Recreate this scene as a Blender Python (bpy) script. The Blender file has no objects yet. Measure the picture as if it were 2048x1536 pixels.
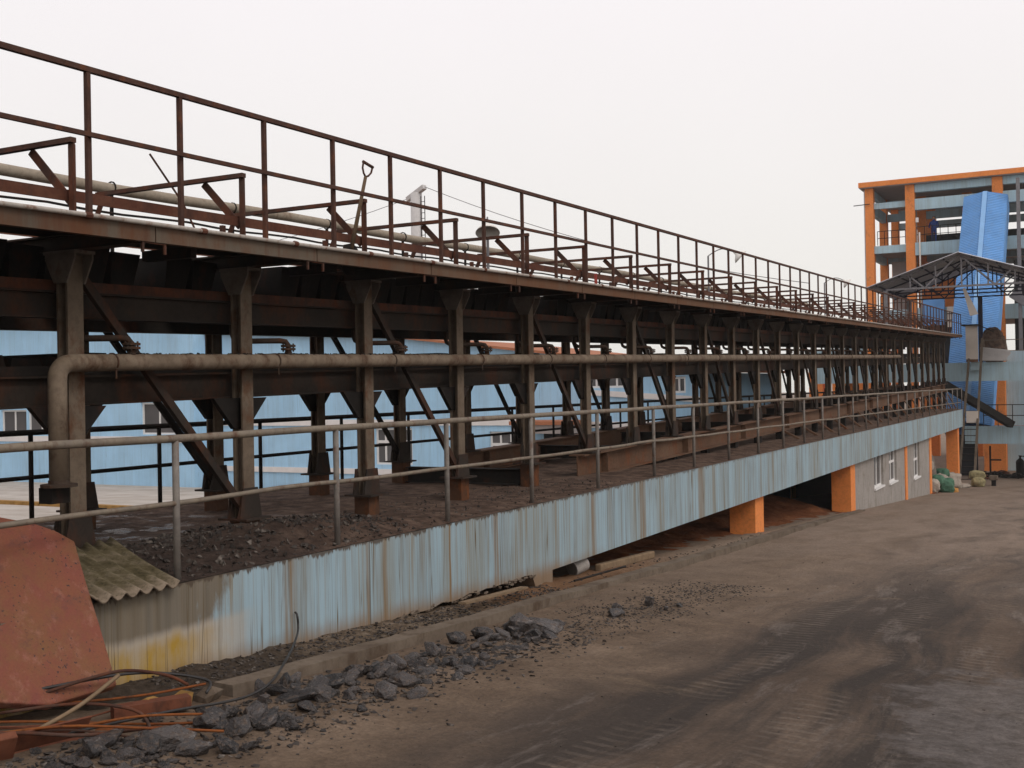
import bpy, bmesh, math, random
from mathutils import Vector, Matrix, noise
R = math.radians
random.seed(7)
sc = bpy.context.scene
COL = sc.collection

# ------------------------------------------------------------------ camera, world, sun, exposure
cam = bpy.data.cameras.new("Camera")
camo = bpy.data.objects.new("Camera", cam); COL.objects.link(camo)
cam.sensor_fit = 'HORIZONTAL'; cam.sensor_width = 36.0; cam.lens = 36.0 * 2248.0 / 2048.0
cam.clip_start = 0.05; cam.clip_end = 3000
rt = Vector((0.8858958, 0.46353498, -0.01799884)); up = Vector((0.01804494, 0.00433583, 0.99982778)); fw = Vector((-0.46353319, 0.88606801, 0.00452337))
camo.matrix_world = Matrix(((rt.x, up.x, -fw.x, 0), (rt.y, up.y, -fw.y, 0), (rt.z, up.z, -fw.z, 0), (0, 0, 0, 1)))
sc.camera = camo

SUN_EL, SUN_AZ = R(42), R(112)            # azimuth measured clockwise from +Y: light comes from the road side, behind the camera
w = bpy.data.worlds.new("World"); sc.world = w; w.use_nodes = True
nt = w.node_tree; nt.nodes.clear()
sky = nt.nodes.new('ShaderNodeTexSky'); sky.sky_type = 'NISHITA'; sky.sun_disc = False
sky.sun_elevation = SUN_EL; sky.sun_rotation = SUN_AZ; sky.dust_density = 4.0
mixn = nt.nodes.new('ShaderNodeMix'); mixn.data_type = 'RGBA'; mixn.inputs[0].default_value = 0.93
nt.links.new(sky.outputs[0], mixn.inputs[6])
tc = nt.nodes.new('ShaderNodeTexCoord'); sx = nt.nodes.new('ShaderNodeSeparateXYZ'); nt.links.new(tc.outputs['Generated'], sx.inputs[0])
mr = nt.nodes.new('ShaderNodeMapRange'); mr.inputs[1].default_value = 0.0; mr.inputs[2].default_value = 0.38; nt.links.new(sx.outputs[2], mr.inputs[0])
cl = nt.nodes.new('ShaderNodeTexNoise'); cl.inputs['Scale'].default_value = 1.6; cl.inputs['Detail'].default_value = 4; nt.links.new(tc.outputs['Generated'], cl.inputs['Vector'])
gm = nt.nodes.new('ShaderNodeMix'); gm.data_type = 'RGBA'; nt.links.new(mr.outputs[0], gm.inputs[0])
gm.inputs[6].default_value = (9.6, 9.35, 8.75, 1); gm.inputs[7].default_value = (10.9, 10.35, 10.5, 1)
cm = nt.nodes.new('ShaderNodeMix'); cm.data_type = 'RGBA'; cm.blend_type = 'MULTIPLY'; cm.inputs[0].default_value = 0.12
nt.links.new(gm.outputs[2], cm.inputs[6]); nt.links.new(cl.outputs[0], cm.inputs[7]); nt.links.new(cm.outputs[2], mixn.inputs[7])   # thin overcast, paler overhead
bg = nt.nodes.new('ShaderNodeBackground'); bg.inputs[1].default_value = 0.1
wo = nt.nodes.new('ShaderNodeOutputWorld')
nt.links.new(mixn.outputs[2], bg.inputs[0]); nt.links.new(bg.outputs[0], wo.inputs[0])

sl = bpy.data.lights.new("Sun", 'SUN'); sl.energy = 1.0; sl.angle = R(22); sl.color = (1.0, 0.95, 0.88)
so = bpy.data.objects.new("Sun", sl); COL.objects.link(so)
sdir = Vector((math.sin(SUN_AZ) * math.cos(SUN_EL), math.cos(SUN_AZ) * math.cos(SUN_EL), math.sin(SUN_EL)))
so.rotation_euler = sdir.to_track_quat('Z', 'Y').to_euler()

vs = sc.view_settings
vs.view_transform = 'Standard'; vs.look = 'None'; vs.gamma = 1; vs.exposure = 0; vs.use_curve_mapping = False
sc.cycles.max_bounces = 6; sc.cycles.diffuse_bounces = 4; sc.cycles.use_denoising = True

# ------------------------------------------------------------------ node helpers
class NM:
    def __init__(s, name, rough=0.9, spec=0.2, metal=0.0):
        s.m = bpy.data.materials.new(name); s.m.use_nodes = True
        s.t = s.m.node_tree; s.n = s.t.nodes; s.n.clear()
        s.out = s.n.new('ShaderNodeOutputMaterial'); s.b = s.n.new('ShaderNodeBsdfPrincipled')
        s.t.links.new(s.b.outputs[0], s.out.inputs[0])
        s.b.inputs['Roughness'].default_value = rough; s.b.inputs['Specular IOR Level'].default_value = spec
        s.b.inputs['Metallic'].default_value = metal
        s._g = None; s._o = None
    def link(s, a, b):
        if isinstance(a, (int, float)): b.default_value = a
        elif isinstance(a, tuple): b.default_value = a if len(a) == 4 or len(b.default_value) == 3 else (*a, 1)
        else: s.t.links.new(a, b)
    def pos(s):
        if not s._g: s._g = s.n.new('ShaderNodeNewGeometry')
        return s._g.outputs['Position']
    def nrm(s): s.pos(); return s._g.outputs['Normal']
    def obj(s):
        if not s._o: s._o = s.n.new('ShaderNodeTexCoord')
        return s._o.outputs['Object']
    def rnd(s): return s.n.new('ShaderNodeObjectInfo').outputs['Random']
    def mapv(s, v, sc=(1, 1, 1), loc=(0, 0, 0), rot=(0, 0, 0)):
        m = s.n.new('ShaderNodeMapping'); s.t.links.new(v, m.inputs[0])
        m.inputs['Scale'].default_value = sc; m.inputs['Location'].default_value = loc; m.inputs['Rotation'].default_value = rot
        return m.outputs[0]
    def noise(s, v, scale=1, detail=4, rough=0.55, dist=0.0, sc=None):
        if sc: v = s.mapv(v, sc)
        n = s.n.new('ShaderNodeTexNoise'); s.t.links.new(v, n.inputs['Vector'])
        n.inputs['Scale'].default_value = scale; n.inputs['Detail'].default_value = detail
        n.inputs['Roughness'].default_value = rough; n.inputs['Distortion'].default_value = dist
        return n.outputs[0]
    def vor(s, v, scale=1, feature='F1'):
        n = s.n.new('ShaderNodeTexVoronoi'); s.t.links.new(v, n.inputs['Vector']); n.feature = feature
        n.inputs['Scale'].default_value = scale
        return n.outputs[0]
    def ramp(s, v, stops, interp='LINEAR'):
        r = s.n.new('ShaderNodeValToRGB'); s.t.links.new(v, r.inputs[0]); e = r.color_ramp.elements; r.color_ramp.interpolation = interp
        while len(e) < len(stops): e.new(0.5)
        for i, (p, c) in enumerate(stops):
            e[i].position = p; e[i].color = (c, c, c, 1) if isinstance(c, (int, float)) else (*c, 1)
        return r.outputs[0]
    def mix(s, f, a, b, mode='MIX'):
        m = s.n.new('ShaderNodeMix'); m.data_type = 'RGBA'; m.blend_type = mode; m.clamp_factor = True
        s.link(f, m.inputs[0]); s.link(a, m.inputs[6]); s.link(b, m.inputs[7]); return m.outputs[2]
    def math(s, op, a, b=0.0, c=0.0):
        m = s.n.new('ShaderNodeMath'); m.operation = op
        s.link(a, m.inputs[0]); s.link(b, m.inputs[1]); s.link(c, m.inputs[2]); return m.outputs[0]
    def xyz(s, v):
        x = s.n.new('ShaderNodeSeparateXYZ'); s.t.links.new(v, x.inputs[0]); return x.outputs
    def sm(s, v, a, b, lo=0.0, hi=1.0):
        m = s.n.new('ShaderNodeMapRange'); m.interpolation_type = 'SMOOTHSTEP'; s.t.links.new(v, m.inputs[0])
        m.inputs[1].default_value = a; m.inputs[2].default_value = b; m.inputs[3].default_value = lo; m.inputs[4].default_value = hi
        return m.outputs[0]
    def bump(s, h, st=0.5, d=0.02):
        b = s.n.new('ShaderNodeBump'); b.inputs['Strength'].default_value = st; b.inputs['Distance'].default_value = d
        s.t.links.new(h, b.inputs['Height']); s.t.links.new(b.outputs[0], s.b.inputs['Normal'])
    def color(s, c): s.link(c, s.b.inputs['Base Color']); return s
    def rough(s, v): s.link(v, s.b.inputs['Roughness']); return s

def weathered(name, a, b, rust=(0.15, 0.055, 0.022), amt=0.5, scale=3.0, rough=0.85, spec=0.2, fine=18, bump=0.4):
    """painted or bare steel: two tones plus rust patches of their own shape"""
    M = NM(name, rough, spec); p = M.pos()
    c = M.mix(M.ramp(M.noise(p, scale, 5), [(0.35, 0), (0.65, 1)]), a, b)
    f = M.ramp(M.noise(M.mapv(p, (1, 1, 0.6), (5, 3, 1)), scale * 1.7, 8, 0.7), [(0.68 - amt * 0.4, 0), (0.8 - amt * 0.3, 1)])
    c = M.mix(f, c, rust)
    c = M.mix(M.math('MULTIPLY', M.ramp(M.noise(p, fine, 6, 0.7), [(0.45, 0), (0.75, 1)]), 0.45), c, tuple(x * 0.35 for x in a))
    M.color(c); M.bump(M.noise(p, fine * 2, 6, 0.7), bump, 0.004)
    return M.m

def flat(name, a, var=0.25, scale=4, rough=0.85, spec=0.2, bump=0.2):
    M = NM(name, rough, spec); p = M.pos()
    c = M.mix(M.ramp(M.noise(p, scale, 6, 0.65), [(0.3, 0), (0.75, 1)]), a, tuple(x * (1 - var) for x in a))
    M.color(c); M.bump(M.noise(p, scale * 12, 5), bump, 0.004); return M.m

MT = {}
MT['rail_rust'] = weathered('rusted_square_tube', (0.062, 0.029, 0.021), (0.085, 0.044, 0.032), (0.13, 0.048, 0.023), 0.45, 5)
MT['frame_rust'] = weathered('rusted_angle', (0.055, 0.024, 0.017), (0.085, 0.05, 0.037), (0.12, 0.04, 0.02), 0.6, 2.5)
MT['channel'] = weathered('rusted_channel', (0.105, 0.036, 0.021), (0.14, 0.06, 0.036), (0.075, 0.034, 0.024), 0.5, 3)
MT['column'] = weathered('column_paint', (0.115, 0.085, 0.06), (0.165, 0.125, 0.09), (0.10, 0.04, 0.018), 0.42, 2.6)
MT['bracket'] = weathered('bracket_paint', (0.115, 0.092, 0.075), (0.18, 0.15, 0.125), (0.10, 0.05, 0.03), 0.3, 3)
MT['dark'] = weathered('dark_steel', (0.012, 0.010, 0.009), (0.02, 0.016, 0.013), (0.04, 0.018, 0.011), 0.4, 3)  # dark steel, its colour lowered further for parts in shade under the deck
MT['girder'] = weathered('girder_steel', (0.027, 0.021, 0.017), (0.042, 0.031, 0.024), (0.07, 0.028, 0.015), 0.5, 1.5)
MT['ibeam'] = weathered('beam_rust', (0.11, 0.058, 0.034), (0.155, 0.09, 0.056), (0.17, 0.058, 0.022), 0.4, 1.2)
MT['pedestal'] = weathered('pedestal_rust', (0.06, 0.03, 0.018), (0.09, 0.043, 0.023), (0.16, 0.055, 0.018), 0.45, 3)
MT['pipe'] = weathered('pipe_paint', (0.155, 0.115, 0.08), (0.225, 0.172, 0.125), (0.08, 0.04, 0.022), 0.48, 3.0, 0.75)
MT['pipe_top'] = weathered('overhead_pipe_paint', (0.27, 0.22, 0.165), (0.33, 0.28, 0.22), (0.13, 0.06, 0.035), 0.28, 3.0, 0.75)
MT['valve'] = weathered('valve_iron', (0.045, 0.03, 0.022), (0.065, 0.045, 0.033), (0.09, 0.038, 0.02), 0.5, 6)
MT['grey_rail'] = weathered('handrail_paint', (0.16, 0.14, 0.125), (0.22, 0.195, 0.17), (0.12, 0.055, 0.03), 0.34, 6, 0.7, 0.35)
MT['pale_rail'] = weathered('handrail_worn', (0.21, 0.17, 0.125), (0.165, 0.135, 0.105), (0.10, 0.045, 0.024), 0.4, 5, 0.7, 0.35)
MT['conduit'] = weathered('conduit_paint', (0.42, 0.38, 0.34), (0.34, 0.30, 0.26), (0.18, 0.075, 0.04), 0.36, 5, 0.7)
MT['black'] = flat('black_soot', (0.018, 0.016, 0.015), 0.4)
MT['wood'] = flat('weathered_wood', (0.24, 0.165, 0.10), 0.45, 9)
MT['wood_dark'] = flat('dark_handle_wood', (0.13, 0.085, 0.05), 0.5, 9)
MT['orange'] = weathered('orange_paint', (0.80, 0.27, 0.075), (0.74, 0.235, 0.06), (0.40, 0.15, 0.06), 0.25, 1.2, 0.8, 0.25, 14, 0.15)
MT['white'] = flat('white_frame', (0.72, 0.70, 0.68), 0.12, 6)
MT['offwhite'] = flat('cream_panel', (0.62, 0.56, 0.50), 0.12, 3)
MT['band'] = flat('pale_band', (0.72, 0.68, 0.66), 0.15, 2)
MT['grey_steel'] = flat('grey_steel', (0.22, 0.21, 0.22), 0.3, 5)
MT['navy'] = flat('dark_blue_steel', (0.030, 0.030, 0.055), 0.3, 5)
MT['dk_int'] = flat('dark_interior', (0.03, 0.032, 0.036), 0.3)  # dark walls, and shaded interiors painted as near-black
MT['concrete'] = weathered('concrete', (0.125, 0.096, 0.072), (0.175, 0.138, 0.105), (0.085, 0.058, 0.04), 0.4, 2.0, 0.95, 0.1, 22, 0.8)
MT['render_grey'] = weathered('cement_render', (0.30, 0.275, 0.25), (0.35, 0.32, 0.295), (0.24, 0.205, 0.175), 0.4, 1.6, 0.95, 0.1, 18, 0.4)
MT['underside'] = flat('roof_underside', (0.54, 0.54, 0.58), 0.35, 1.5)
MT['soffit'] = flat('soffit_plaster', (0.33, 0.29, 0.275), 0.2, 2)
MT['green_pole'] = flat('green_pole_paint', (0.02, 0.06, 0.05), 0.3, 4)
MT['rubber'] = flat('rubber', (0.03, 0.027, 0.026), 0.4, 12, 0.5, 0.4)
MT['red_rag'] = flat('red_rag', (0.22, 0.03, 0.02), 0.4, 12)
MT['roof_orange'] = flat('orange_roof_edge', (0.40, 0.16, 0.085), 0.25, 3)
MT['skin'] = flat('skin', (0.35, 0.20, 0.13), 0.1, 8)
MT['workwear'] = flat('blue_workwear', (0.02, 0.05, 0.20), 0.3, 8)
MT['rod_orange'] = weathered('rod_rust', (0.17, 0.05, 0.015), (0.23, 0.075, 0.02), (0.08, 0.033, 0.017), 0.4, 7)
MT['scrap'] = weathered('scrap_rust', (0.13, 0.044, 0.024), (0.17, 0.062, 0.034), (0.075, 0.031, 0.02), 0.45, 5)
MT['yellow'] = flat('worn_yellow', (0.36, 0.20, 0.06), 0.5, 7)

# glass
M = NM('window_glass', 0.08, 0.5); M.color(M.mix(M.noise(M.pos(), 0.8, 2), (0.05, 0.055, 0.06), (0.12, 0.11, 0.11))); MT['glass'] = M.m

def blue_wall(name, base, streak, stain=(0.23, 0.165, 0.085), yellow=False):
    """light blue paint with brown runs of water stain down the face (stain of its own shape)"""
    M = NM(name, 0.9, 0.15); p = M.pos(); X, Y, Z = M.xyz(p)
    c = M.mix(M.ramp(M.noise(p, 0.9, 4), [(0.3, 0), (0.7, 1)]), base, tuple(x * 0.86 for x in base))
    broad = M.ramp(M.noise(M.mapv(p, (1.7, 1.7, 0.10)), 1.0, 5, 0.62), [(0.46, 0), (0.66, 1)])
    mid = M.ramp(M.noise(M.mapv(p, (7, 7, 0.22), (3, 1, 0)), 1.0, 5, 0.65), [(0.50, 0), (0.66, 1)])
    fine = M.ramp(M.noise(M.mapv(p, (34, 34, 0.45), (0, 2, 0)), 1.0, 3, 0.6), [(0.55, 0), (0.64, 1)])
    brk = M.ramp(M.noise(M.mapv(p, (3, 3, 1.3)), 1.0, 4), [(0.3, 0.35), (0.6, 1)])
    f1 = M.math('MULTIPLY', broad, min(0.9, 0.46 * streak))
    f2 = M.math('MULTIPLY', M.math('MULTIPLY', mid, brk), min(0.9, 0.55 * streak))
    f3 = M.math('MULTIPLY', M.math('MULTIPLY', fine, M.math('ADD', M.math('MULTIPLY', broad, 0.7), 0.3)), min(1.0, 0.85 * streak))
    c = M.mix(f1, c, (0.215, 0.18, 0.115)); c = M.mix(f2, c, (0.17, 0.12, 0.06)); c = M.mix(f3, c, stain)
    if yellow:
        # two strong rust runs, damp brown end near the old roof sheet, yellow splash and splash-back of mud along the foot
        for yc, wd in ((8.44, 0.04), (8.72, 0.055), (7.32, 0.12), (9.9, 0.03), (10.9, 0.09), (13.6, 0.12), (15.4, 0.2), (18.1, 0.22)):
            d = M.math('ABSOLUTE', M.math('SUBTRACT', Y, M.math('ADD', yc, M.math('MULTIPLY', M.noise(M.mapv(p, (0.1, 0.1, 2)), 1, 2), 0.06))))
            c = M.mix(M.math('MULTIPLY', M.sm(d, wd, wd * 0.2, 0, 0.8), M.ramp(M.noise(M.mapv(p, (22, 22, 0.5)), 1.0, 3, 0.6), [(0.3, 0.25), (0.6, 1)])), c, (0.20, 0.115, 0.04))
        n = M.noise(M.mapv(p, (4, 4, 1.1)), 1.0, 6, 0.65)
        e = M.math('ADD', Y, M.math('MULTIPLY', M.math('SUBTRACT', n, 0.5), 1.5))
        e = M.math('ADD', e, M.math('MULTIPLY', M.math('ADD', Z, 1.4), -0.45))
        c = M.mix(M.sm(e, 6.75, 6.5, 0, 0.93), c, M.mix(M.noise(M.mapv(p, (14, 14, 0.8)), 1, 4), (0.085, 0.064, 0.042), (0.235, 0.19, 0.135)))
        e2 = M.math('ADD', Y, M.math('MULTIPLY', M.noise(M.mapv(p, (2, 2, 3)), 1.0, 4), 0.6))
        low = M.sm(M.math('ADD', Z, M.math('MULTIPLY', n, 0.10)), -1.60, -1.68)
        c = M.mix(M.math('MULTIPLY', M.math('MULTIPLY', low, M.sm(e2, 7.4, 6.7)), 0.85), c, (0.42, 0.38, 0.33))
        low2 = M.sm(M.math('ADD', Z, M.math('MULTIPLY', n, 0.22)), -1.55, -1.70)
        c = M.mix(M.math('MULTIPLY', M.math('MULTIPLY', low2, M.sm(e2, 6.95, 6.5)), M.ramp(M.noise(M.mapv(p, (6, 6, 2)), 1.0, 5, 0.65), [(0.32, 0.35), (0.6, 0.95)])), c, (0.37, 0.225, 0.03))
        foot = M.sm(M.math('ADD', M.math('ADD', Z, M.math('MULTIPLY', Y, 0.0285)), M.math('MULTIPLY', n, 0.20)), -1.60, -1.83)
        c = M.mix(M.math('MULTIPLY', foot, M.sm(Y, 15, 12.4, 0, 0.9)), c, (0.22, 0.14, 0.08))
    for sc_, off, wd, am in ((9.0, 0, 0.014, 1.0), (21.0, 7, 0.016, 0.8)):
        ln = M.noise(M.mapv(p, (sc_, sc_, 0.16), (off, off, 0)), 1.0, 2, 0.5)
        ln = M.ramp(M.math('ABSOLUTE', M.math('SUBTRACT', ln, 0.5)), [(0.0, 1), (wd, 0)])
        reach = M.ramp(M.noise(M.mapv(p, (5, 5, 0.9), (off, 3, 1)), 1.0, 3, 0.6), [(0.40, 0), (0.56, 1)])
        c = M.mix(M.math('MULTIPLY', M.math('MULTIPLY', ln, reach), min(1.0, am * streak)), c, (0.12, 0.085, 0.045))
    if yellow:
        jt = M.math('ABSOLUTE', M.math('SUBTRACT', M.math('MODULO', M.math('ADD', Y, 100.0), 5.6), 2.1))
        c = M.mix(M.sm(jt, 0.016, 0.005, 0, 0.75), c, (0.10, 0.075, 0.05))
        fr = M.math('SUBTRACT', -1.37, M.math('MULTIPLY', M.ramp(M.noise(M.mapv(p, (16, 16, 0.3), (2, 2, 0)), 1.0, 4, 0.7), [(0.4, 0), (0.8, 1)]), 0.075))
        c = M.mix(M.math('MULTIPLY', M.sm(M.math('SUBTRACT', Z, fr), -0.012, 0.012), M.sm(Y, 26, 10, 0.25, 0.9)), c, (0.085, 0.062, 0.045))
    M.color(c); M.bump(M.noise(p, 30, 5), 0.25, 0.004)
    return M.m
MT['slab_face'] = blue_wall('platform_blue_paint', (0.315, 0.43, 0.495), 1.1, yellow=True)
MT['beam_blue'] = blue_wall('beam_blue_paint', (0.42, 0.58, 0.66), 0.35)
MT['house_blue'] = blue_wall('house_blue_paint', (0.375, 0.60, 0.80), 0.22)

def fibre(name):
    M = NM(name, 0.95, 0.1); p = M.pos(); X, Y, Z = M.xyz(p)
    c = M.ramp(M.noise(M.mapv(p, (1.5, 6, 4)), 3, 8, 0.72), [(0.3, (0.05, 0.042, 0.022)), (0.5, (0.13, 0.105, 0.06)), (0.72, (0.24, 0.195, 0.14))])
    c = M.mix(M.sm(X, -6.1, -5.82, 0, 0.7), c, (0.26, 0.20, 0.155)); c = M.mix(M.ramp(M.noise(p, 22, 5, 0.7), [(0.5, 0), (0.75, 0.8)]), c, (0.035, 0.032, 0.016))
    M.color(c); M.bump(M.noise(p, 60, 5), 0.6, 0.006); return M.m
def corrugated(name, a, axis, freq, depth=0.6, dirt=0.3, dcol=(0.12, 0.10, 0.08)):
    M = NM(name, 0.6, 0.3); p = M.pos(); c = M.mix(M.ramp(M.noise(p, 1.3, 5), [(0.3, 0), (0.75, 1)]), a, tuple(x * 0.82 for x in a))
    c = M.mix(M.math('MULTIPLY', M.ramp(M.noise(p, 3, 7, 0.7), [(0.5, 0), (0.75, 1)]), dirt), c, dcol)
    M.color(c); return M.m
MT['chute'] = corrugated('blue_sheeting', (0.15, 0.36, 0.72), 'Z', 20, dirt=0.45, dcol=(0.20, 0.29, 0.42))
MT['asbestos'] = fibre('fibre_cement')
MT['palesheet'] = corrugated('pale_sheet', (0.55, 0.53, 0.52), 'X', 8, dirt=0.2)

# red oxide plate
M = NM('red_oxide', 0.8, 0.25); p = M.obj()
c = M.mix(M.ramp(M.noise(p, 2.6, 7, 0.7), [(0.32, 0), (0.62, 1)]), (0.225, 0.068, 0.042), (0.19, 0.086, 0.04))
c = M.mix(M.ramp(M.noise(M.mapv(p, (1, 1, 0.5), (3, 0, 0)), 5, 7, 0.75), [(0.46, 0), (0.68, 0.85)]), c, (0.20, 0.055, 0.045))
c = M.mix(M.ramp(M.noise(M.mapv(p, (1, 1, 0.7), (9, 4, 0)), 7, 7, 0.75), [(0.55, 0), (0.72, 0.7)]), c, (0.33, 0.155, 0.115))
sp = M.ramp(M.noise(p, 40, 4, 0.6), [(0.60, 0), (0.66, 1)]); reg = M.ramp(M.noise(M.mapv(p, (1, 1, 1), (1, 1, 4)), 2.6, 4), [(0.42, 0), (0.58, 1)])
c = M.mix(M.math('MULTIPLY', sp, reg), c, (0.035, 0.028, 0.032))
c = M.mix(M.ramp(M.noise(M.mapv(p, (1, 1, 1), (7, 2, 0)), 3.2, 8, 0.8), [(0.56, 0), (0.70, 0.8)]), c, (0.10, 0.05, 0.045))
c = M.mix(M.math('MULTIPLY', M.ramp(M.noise(p, 75, 4, 0.7), [(0.45, 0), (0.7, 1)]), 0.35), c, (0.12, 0.045, 0.03))
M.color(c); M.bump(M.noise(p, 9, 9, 0.75), 0.9, 0.02); MT['oxide'] = M.m

# slag
M = NM('slag', 0.42, 0.5); p = M.obj()
c = M.mix(M.rnd(), (0.013, 0.012, 0.013), (0.07, 0.06, 0.057))
c = M.mix(M.ramp(M.noise(p, 2.6, 8, 0.74), [(0.55, 0), (0.66, 0.9)]), c, (0.24, 0.22, 0.21))  # pale spots painted in for the bright glints on the lumps
c = M.mix(M.ramp(M.noise(p, 3, 6, 0.7), [(0.50, 0), (0.62, 0.8)]), c, (0.085, 0.056, 0.038))
M.rough(M.ramp(M.noise(M.mapv(p, (1, 1, 1), (4, 4, 4)), 6, 5, 0.6), [(0.42, 0.22), (0.6, 0.7)]))
M.color(c); M.bump(M.noise(p, 6, 6, 0.65), 0.6, 0.05); MT['slag'] = M.m
M = NM('slag_chips', 0.8, 0.25); p = M.pos()
M.color(M.ramp(M.noise(p, 14, 2), [(0.3, (0.022, 0.019, 0.018)), (0.55, (0.062, 0.05, 0.042)), (0.76, (0.20, 0.17, 0.145))])); MT['chips'] = M.m

# soil, dirt and ground
M = NM('red_soil', 1.0, 0.05); p = M.pos()
c = M.ramp(M.noise(p, 3.5, 8, 0.7), [(0.3, (0.10, 0.038, 0.018)), (0.55, (0.20, 0.075, 0.035)), (0.8, (0.30, 0.17, 0.09))])
M.color(c); M.bump(M.noise(p, 12, 8, 0.75), 1.0, 0.06); MT['soil'] = M.m
M = NM('platform_dirt', 0.95, 0.1); p = M.pos(); X, Y, Z = M.xyz(p)
c = M.ramp(M.noise(p, 5, 9, 0.72), [(0.32, (0.045, 0.03, 0.024)), (0.5, (0.12, 0.078, 0.058)), (0.72, (0.24, 0.165, 0.125))])
near = M.sm(M.math('ADD', Y, M.math('MULTIPLY', M.noise(p, 1.2, 5), 3.0)), 11.2, 8.0)
c = M.mix(M.math('MULTIPLY', near, 0.8), c, M.ramp(M.noise(p, 16, 7, 0.75), [(0.35, (0.02, 0.016, 0.014)), (0.6, (0.07, 0.05, 0.042)), (0.78, (0.20, 0.15, 0.12))]))
M.color(c)
wet = M.math('MULTIPLY', M.sm(M.noise(p, 2.3, 6, 0.65), 0.50, 0.60), M.math('MULTIPLY', M.sm(X, -7.2, -7.8), M.sm(Y, 10.5, 9.0)))
M.rough(M.math('SUBTRACT', 0.95, M.math('MULTIPLY', wet, 0.75)))
M.bump(M.noise(p, 14, 9, 0.75), 1.0, 0.05); MT['dirt'] = M.m

M = NM('yard_ground', 0.95, 0.12); p = M.pos(); X, Y, Z = M.xyz(p)
wob = M.math('MULTIPLY', M.math('SUBTRACT', M.noise(M.mapv(p, (0.12, 0.12, 0)), 1.0, 3), 0.5), 2.4)
lane = M.n.new('ShaderNodeCombineXYZ'); M.link(M.math('ADD', X, wob), lane.inputs[0]); M.link(Y, lane.inputs[1]); lane = lane.outputs[0]
c = M.ramp(M.noise(p, 0.55, 8, 0.68), [(0.3, (0.075, 0.053, 0.039)), (0.5, (0.13, 0.092, 0.067)), (0.70, (0.205, 0.15, 0.112))])
streak = M.noise(M.mapv(lane, (1.25, 0.13, 1)), 1.0, 7, 0.66)
c = M.mix(M.math('MULTIPLY', M.ramp(streak, [(0.40, 0), (0.54, 0.92)]), M.sm(X, -4.0, -2.2, 0.4, 1.0)), c, (0.043, 0.036, 0.032))
c = M.mix(M.ramp(M.noise(M.mapv(lane, (1.9, 0.34, 1), (4, 2, 0)), 1.0, 9, 0.76), [(0.54, 0), (0.67, 0.85)]), c, (0.21, 0.175, 0.152))
c = M.mix(M.ramp(M.noise(M.mapv(lane, (0.8, 1.1, 1), (14, 2, 0)), 1.0, 9, 0.76), [(0.58, 0), (0.72, 0.8)]), c, (0.20, 0.145, 0.095))
# shoulder by the kerb: pale sandy dust
sh = M.sm(M.math('ADD', X, M.math('MULTIPLY', M.math('SUBTRACT', M.noise(p, 0.7, 7, 0.65), 0.5), 2.2)), -2.6, -3.9)
c = M.mix(M.math('MULTIPLY', sh, 0.85), c, M.ramp(M.noise(p, 1.6, 8, 0.74), [(0.3, (0.10, 0.068, 0.046)), (0.52, (0.195, 0.137, 0.094)), (0.74, (0.31, 0.225, 0.16))]))
# far end: evenly dusty
c = M.mix(M.math('MULTIPLY', M.sm(Y, 9, 24, 0, 0.85), M.ramp(M.noise(M.mapv(lane, (1, 0.25, 1), (3, 3, 0)), 1.0, 6, 0.65), [(0.35, 0.35), (0.55, 1)])), c, M.mix(M.noise(p, 2.5, 7, 0.7), (0.20, 0.146, 0.112), (0.36, 0.275, 0.212)))
# tyre tread: ribs across the wheel lanes
def lanes(cs, wd):
    acc = None
    for x0 in cs:
        d = M.math('ABSOLUTE', M.math('SUBTRACT', M.math('ADD', X, M.math('MULTIPLY', wob, 0.5)), x0)); q = M.sm(d, wd, wd * 0.6)
        acc = q if acc is None else M.math('MAXIMUM', acc, q)
    return acc
ln = lanes((-2.55, -1.75, -0.95, -0.25), 0.21)
rib = M.math('SINE', M.math('ADD', M.math('MULTIPLY', Y, 46.0), M.math('MULTIPLY', X, 7.0)))
brk = M.ramp(M.noise(M.mapv(p, (1, 0.5, 1), (2, 9, 0)), 0.9, 5, 0.6), [(0.42, 0), (0.58, 1)])
tread = M.math('MULTIPLY', M.math('MULTIPLY', ln, brk), M.math('MULTIPLY', M.sm(rib, -0.2, 0.8), M.sm(Y, 18, 11)))
c = M.mix(M.math('MULTIPLY', M.math('MULTIPLY', tread, 0.55), M.ramp(M.noise(p, 5, 6, 0.7), [(0.35, 0.1), (0.6, 1)])), c, (0.22, 0.175, 0.14))
# worn pale concrete patch
px = M.math('DIVIDE', M.math('ADD', X, 0.55), 0.75); py = M.math('DIVIDE', M.math('SUBTRACT', Y, 7.6), 1.9)
dd = M.math('ADD', M.math('SQRT', M.math('ADD', M.math('MULTIPLY', px, px), M.math('MULTIPLY', py, py))), M.math('MULTIPLY', M.math('SUBTRACT', M.noise(p, 2.2, 9, 0.72), 0.5), 2.6))
c = M.mix(M.sm(dd, 1.05, 0.6, 0, 0.65), c, M.ramp(M.noise(p, 6, 8, 0.75), [(0.32, (0.08, 0.07, 0.062)), (0.6, (0.20, 0.175, 0.165))]))
c = M.mix(M.math('MULTIPLY', M.ramp(M.noise(p, 30, 7, 0.78), [(0.40, 0), (0.66, 1)]), 0.5), c, (0.035, 0.028, 0.023))
c = M.mix(M.math('MULTIPLY', M.ramp(M.noise(M.mapv(p, (1, 1, 1), (3, 8, 1)), 47, 5, 0.7), [(0.6, 0), (0.74, 1)]), 0.45), c, (0.27, 0.22, 0.18))
M.color(c)
h = M.math('ADD', M.math('MULTIPLY', M.noise(p, 9, 8, 0.72), 0.8), M.math('ADD', M.math('MULTIPLY', M.noise(M.mapv(lane, (3, 0.5, 1)), 1.0, 5), 0.9), M.math('MULTIPLY', tread, 0.35)))
M.bump(h, 0.9, 0.05); MT['ground'] = M.m
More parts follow.
